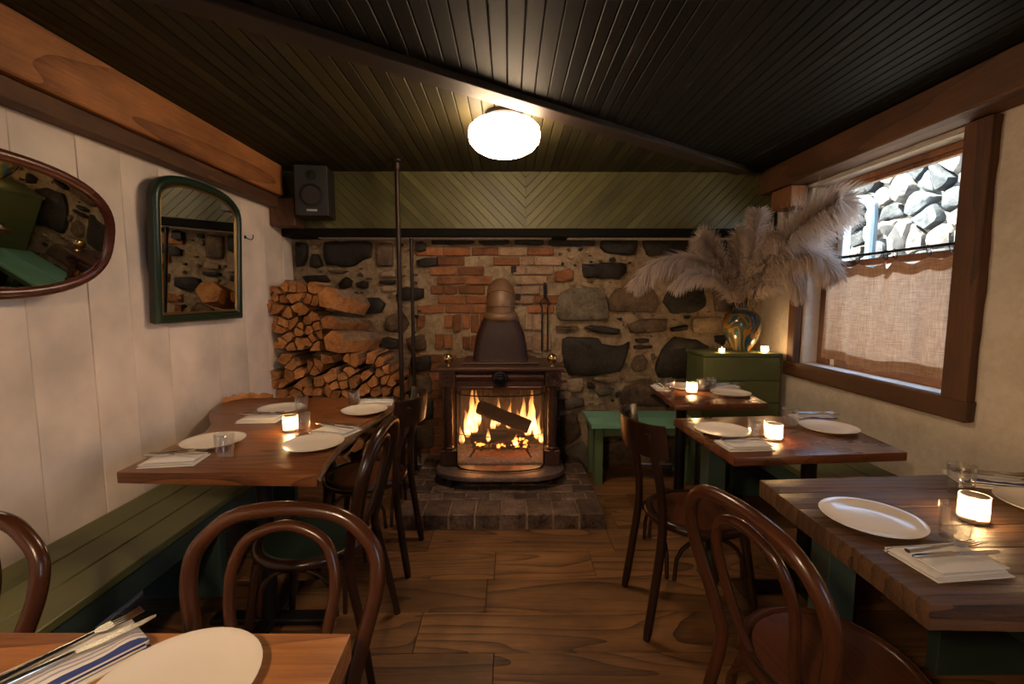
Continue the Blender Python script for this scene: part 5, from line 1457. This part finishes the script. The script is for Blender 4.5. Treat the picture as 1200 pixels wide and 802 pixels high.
# oval mirror, leaning forward on its wire
oy, oz, oa, ob = 1.365, 1.575, 0.45, 0.233
om = thing('oval_mirror', 'oval wall mirror in a dark red mahogany frame, leaning forward', 'mirror', (XL + 0.085, oy, oz))
def superoval(a, bb, n=64, e=2.6):
    return [(a * math.copysign(abs(math.cos(t)) ** (2 / e), math.cos(t)), bb * math.copysign(abs(math.sin(t)) ** (2 / e), math.sin(t))) for t in [2 * PI * k / n for k in range(n)]]
frame_sweep(superoval(oa, ob), 0.036, 0.026, 'mirror_frame', 'mirror_mahogany', om)
MB().prism(superoval(oa - 0.030, ob - 0.030), 0.004, 0.012, 'X').build('mirror_glass', 'mirror_silver', om)
MB().prism(superoval(oa - 0.004, ob - 0.004), -0.004, -0.0005, 'X').build('backing_board', 'mirror_back', om)
orient(om, (0.965, -0.10, -0.225))
# arched mirror
a0, a1 = 2.12, 2.80
zb0, zs, ztp = 1.232, 1.80, 1.955
ay = (a0 + a1) / 2; hw = (a1 - a0) / 2
am = thing('arched_mirror', 'arched wall mirror in a worn green frame with gilt inner edge', 'mirror', (XL + 0.028, ay, zb0))
def arch(hw_, zb_, zs_, zt_, n=24):
    # counter-clockwise seen from the room (y grows to the right when looking along -x is mirrored; winding is fixed on build)
    pts = [(-hw_, zb_), (hw_, zb_), (hw_, zs_)]
    for k in range(1, n):
        t = PI * k / n
        pts.append((hw_ * math.copysign(abs(math.cos(t)) ** 0.75, math.cos(t)), zs_ + (zt_ - zs_) * abs(math.sin(t)) ** 0.8))
    return pts + [(-hw_, zs_)]
H_ = ztp - zb0
frame_sweep(arch(hw, 0, zs - zb0, H_), 0.040, 0.030, 'mirror_frame', 'mirror_green', am)
frame_sweep(arch(hw - 0.040, 0.040, zs - zb0 - 0.012, H_ - 0.040), 0.012, 0.018, 'gilt_edge', 'gilt', am)
MB().prism(arch(hw - 0.050, 0.050, zs - zb0 - 0.014, H_ - 0.050), 0.004, 0.010, 'X').build('mirror_glass', 'mirror_silver', am)
MB().prism(arch(hw - 0.003, 0.003, zs - zb0, H_ - 0.003), -0.014, -0.0005, 'X').build('backing_board', 'mirror_back', am)
orient(am, (0.998, 0.0, -0.045))
# little iron hook beside the arched mirror
hk = thing('wall_hook', 'small black iron coat hook beside the arched mirror', 'hook', (XL + 0.001, onx(287, 278, XL).y, onx(287, 278, XL).z))
MB().lathe([(0.012, 0.0), (0.010, 0.004)], 10).build('plate_disc', 'iron_black', hk).rotation_euler = (0, PI / 2, 0)
MB().tube(smoothpath([(0.003, 0, 0.0), (0.02, 0, -0.012), (0.04, 0, -0.016), (0.052, 0, 0.0), (0.05, 0, 0.014)], 5), 0.003, 7).build('hook_arm', 'iron_black', hk)

# speaker on a bracket in the corner
spk = thing('loudspeaker', 'black studio loudspeaker mounted high in the corner', 'speaker', (-1.362, 3.30, 1.918), math.radians(8))
MB().box(-0.108, 0.108, -0.09, 0.11, 0.0, 0.335, bev=0.008, seg=2).build('cabinet', 'speaker_case', spk)
fb = MB().box(-0.108, 0.108, -0.102, -0.0905, 0.0, 0.335, bev=0.004).build('baffle', 'speaker_face', spk)
def disc(cx, cz, prof, nm, mt, par):
    mbx = MB().lathe(prof, 28); bmesh.ops.rotate(mbx.bm, verts=mbx.bm.verts, cent=(0, 0, 0), matrix=Matrix.Rotation(PI / 2, 3, 'X'))
    bmesh.ops.translate(mbx.bm, vec=(cx, -0.1025, cz), verts=mbx.bm.verts)
    return mbx.build(nm, mt, par, smooth=50)
disc(0, 0.135, [(0.080, 0.0), (0.080, 0.004), (0.066, 0.007), (0.062, 0.002), (0.062, 0.0)], 'surround', 'rubber', fb)
disc(0, 0.135, [(0.0615, 0.0), (0.0610, 0.002), (0.035, 0.001), (0.012, 0.004), (0.001, 0.006)], 'woofer_cone', 'speaker_cone', fb)
disc(0, 0.270, [(0.036, 0.0), (0.034, 0.004), (0.016, 0.001), (0.010, 0.006), (0.001, 0.008)], 'tweeter', 'rubber', fb)
MB().box(-0.034, 0.034, -0.1045, -0.1025, 0.028, 0.041).build('badge', 'badge', fb)
MB().box(-0.02, 0.02, 0.1105, 0.142, 0.10, 0.20, bev=0.003).build('bracket', 'iron_black', spk)

# ================================================================== VASE AND PAMPAS GRASS
VX, VY = 1.735, 3.37
vz = gz
vase = thing('vase', 'round glazed vase with swirls of navy, ochre and green', 'vase', (VX, VY, vz))
prof = [(0.055, 0.001), (0.062, 0.006), (0.088, 0.05), (0.118, 0.11), (0.134, 0.17), (0.134, 0.215), (0.118, 0.262), (0.090, 0.292), (0.072, 0.304), (0.076, 0.322), (0.070, 0.324), (0.064, 0.306), (0.080, 0.285)]
MB().lathe(prof, 36, cap1=False).build('body', 'vase_glaze', vase, smooth=70)
def pampas(path, base_len, width, droop, nst, label, seed, side=0.0):
    """path: stalk from the vase to the tip; the plume covers the last part"""
    rr = random.Random(seed)
    P = smoothpath(path, 10); n = len(P)
    t = thing('pampas_stem', label, 'dried grass', P[0], group='dried pampas grass in the vase')
    o0 = P[0]
    MB().tube([p - o0 for p in P], [0.0032] * (n - 10) + [0.0018] * 10, 6).build('stalk', 'pampas_stalk', t)
    vs = []; fs = []
    i0 = int(n * (1 - min(0.9, base_len + 0.14)))
    for k in range(int(nst * 1.5)):
        f = rr.random() ** 0.9
        q = i0 + f * (n - 1 - i0); i = min(int(q), n - 2)
        p = P[i].lerp(P[i + 1], q - i); tgv = (P[i + 1] - P[i]).normalized()
        prof_ = math.sin(PI * min(1, 0.12 + 0.88 * (1 - f) ** 0.8)) ** 0.7 if f > 0.1 else 0.5 + f * 4
        L = width * (0.35 + 0.75 * rr.random()) * max(0.25, prof_)
        d_ = Vector((rr.gauss(0, 1) + side, rr.gauss(0, 0.8), rr.gauss(0, 1)))
        d_ = (d_ - tgv * d_.dot(tgv)).normalized()
        d_ = (d_ * (0.55 + 0.3 * rr.random()) + tgv * 0.75).normalized()
        segs = 4; c0 = p.copy(); w = 0.0030 + 0.0016 * rr.random()
        sidev = d_.cross(Vector((rr.uniform(-1, 1), rr.uniform(-1, 1), rr.uniform(-1, 1)))).normalized()
        b0 = len(vs); g = droop * (0.6 + 0.8 * rr.random())
        for s_ in range(segs + 1):
            ww = w * (1 - 0.85 * s_ / segs)
            vs.append(c0 - sidev * ww - o0); vs.append(c0 + sidev * ww - o0)
            d_ = (d_ + Vector((0, 0, -g)) * (1.0 / segs)).normalized()
            c0 = c0 + d_ * (L / segs)
            if c0.x > XR - 0.03 and c0.y > WY1 - 0.02: c0.x = XR - 0.03
            if c0.x > XR + 0.02: c0.x = XR + 0.02
            if c0.y > YB - 0.05: c0.y = YB - 0.05
            if c0.y > YP - 0.03 and c0.z > zl - 0.03: c0.y = YP - 0.03
        for s_ in range(segs): fs.append((b0 + 2 * s_, b0 + 2 * s_ + 1, b0 + 2 * s_ + 3, b0 + 2 * s_ + 2))
    MB().faces(vs, fs).build('plume', 'pampas_fluff', t, smooth=0)['kind'] = 'stuff'
B0 = Vector((VX, VY, vz + 0.285))
def Q(u, v, y): return ony(u, v, y)
def base(dx, dy): return B0 + Vector((dx, dy, 0))
pampas([base(-0.03, 0), Q(858, 335, 3.32), Q(820, 306, 3.27), Q(775, 308, 3.24), Q(745, 332, 3.22)], 0.72, 0.17, 1.1, 2600, 'pampas plume arching low over the stone wall to a drooping tip', 1)
pampas([base(-0.02, 0.02), Q(862, 335, 3.33), Q(846, 310, 3.30), Q(832, 290, 3.28), Q(822, 280, 3.27)], 0.75, 0.15, 0.7, 1900, 'dark pampas plume rising against the stone wall', 2)
pampas([base(0.0, -0.02), Q(872, 330, 3.27), Q(880, 300, 3.20), Q(886, 270, 3.15), Q(889, 249, 3.12)], 0.70, 0.12, 0.5, 1800, 'upright narrow pampas plume in the middle of the vase', 3)
pampas([base(0.02, -0.03), Q(880, 328, 3.22), Q(892, 295, 3.08), Q(905, 277, 3.00), Q(911, 281, 2.97)], 0.55, 0.12, 1.3, 1700, 'bright pampas plume bending over towards the room', 4)
pampas([base(0.03, -0.01), Q(890, 330, 3.24), Q(915, 290, 3.02), Q(950, 256, 2.82), Q(984, 236, 2.66)], 0.72, 0.24, 0.9, 3600, 'large pale pampas plume leaning across the window', 5, side=0.6)
pampas([base(0.04, -0.02), Q(895, 335, 3.24), Q(922, 308, 3.02), Q(952, 300, 2.85), Q(972, 315, 2.74)], 0.66, 0.19, 1.1, 2800, 'pale pampas plume drooping before the curtain', 6, side=0.4)
pampas([base(0.03, 0.0), Q(890, 340, 3.28), Q(905, 315, 3.15), Q(925, 318, 3.05), Q(938, 345, 2.98)], 0.66, 0.15, 1.2, 1900, 'short pampas plume hanging beside the window post', 7)
pampas([base(-0.04, -0.02), Q(855, 342, 3.28), Q(835, 325, 3.22), Q(812, 322, 3.18), Q(792, 335, 3.16)], 0.70, 0.13, 1.1, 1800, 'short pampas plume drooping in front of the black stone', 8)
pampas([base(0.0, 0.03), Q(868, 338, 3.35), Q(866, 310, 3.32), Q(868, 285, 3.30), Q(872, 272, 3.28)], 0.72, 0.13, 0.6, 1600, 'dark upright pampas plume close to the stone wall', 9)
bpy.context.view_layer.update()
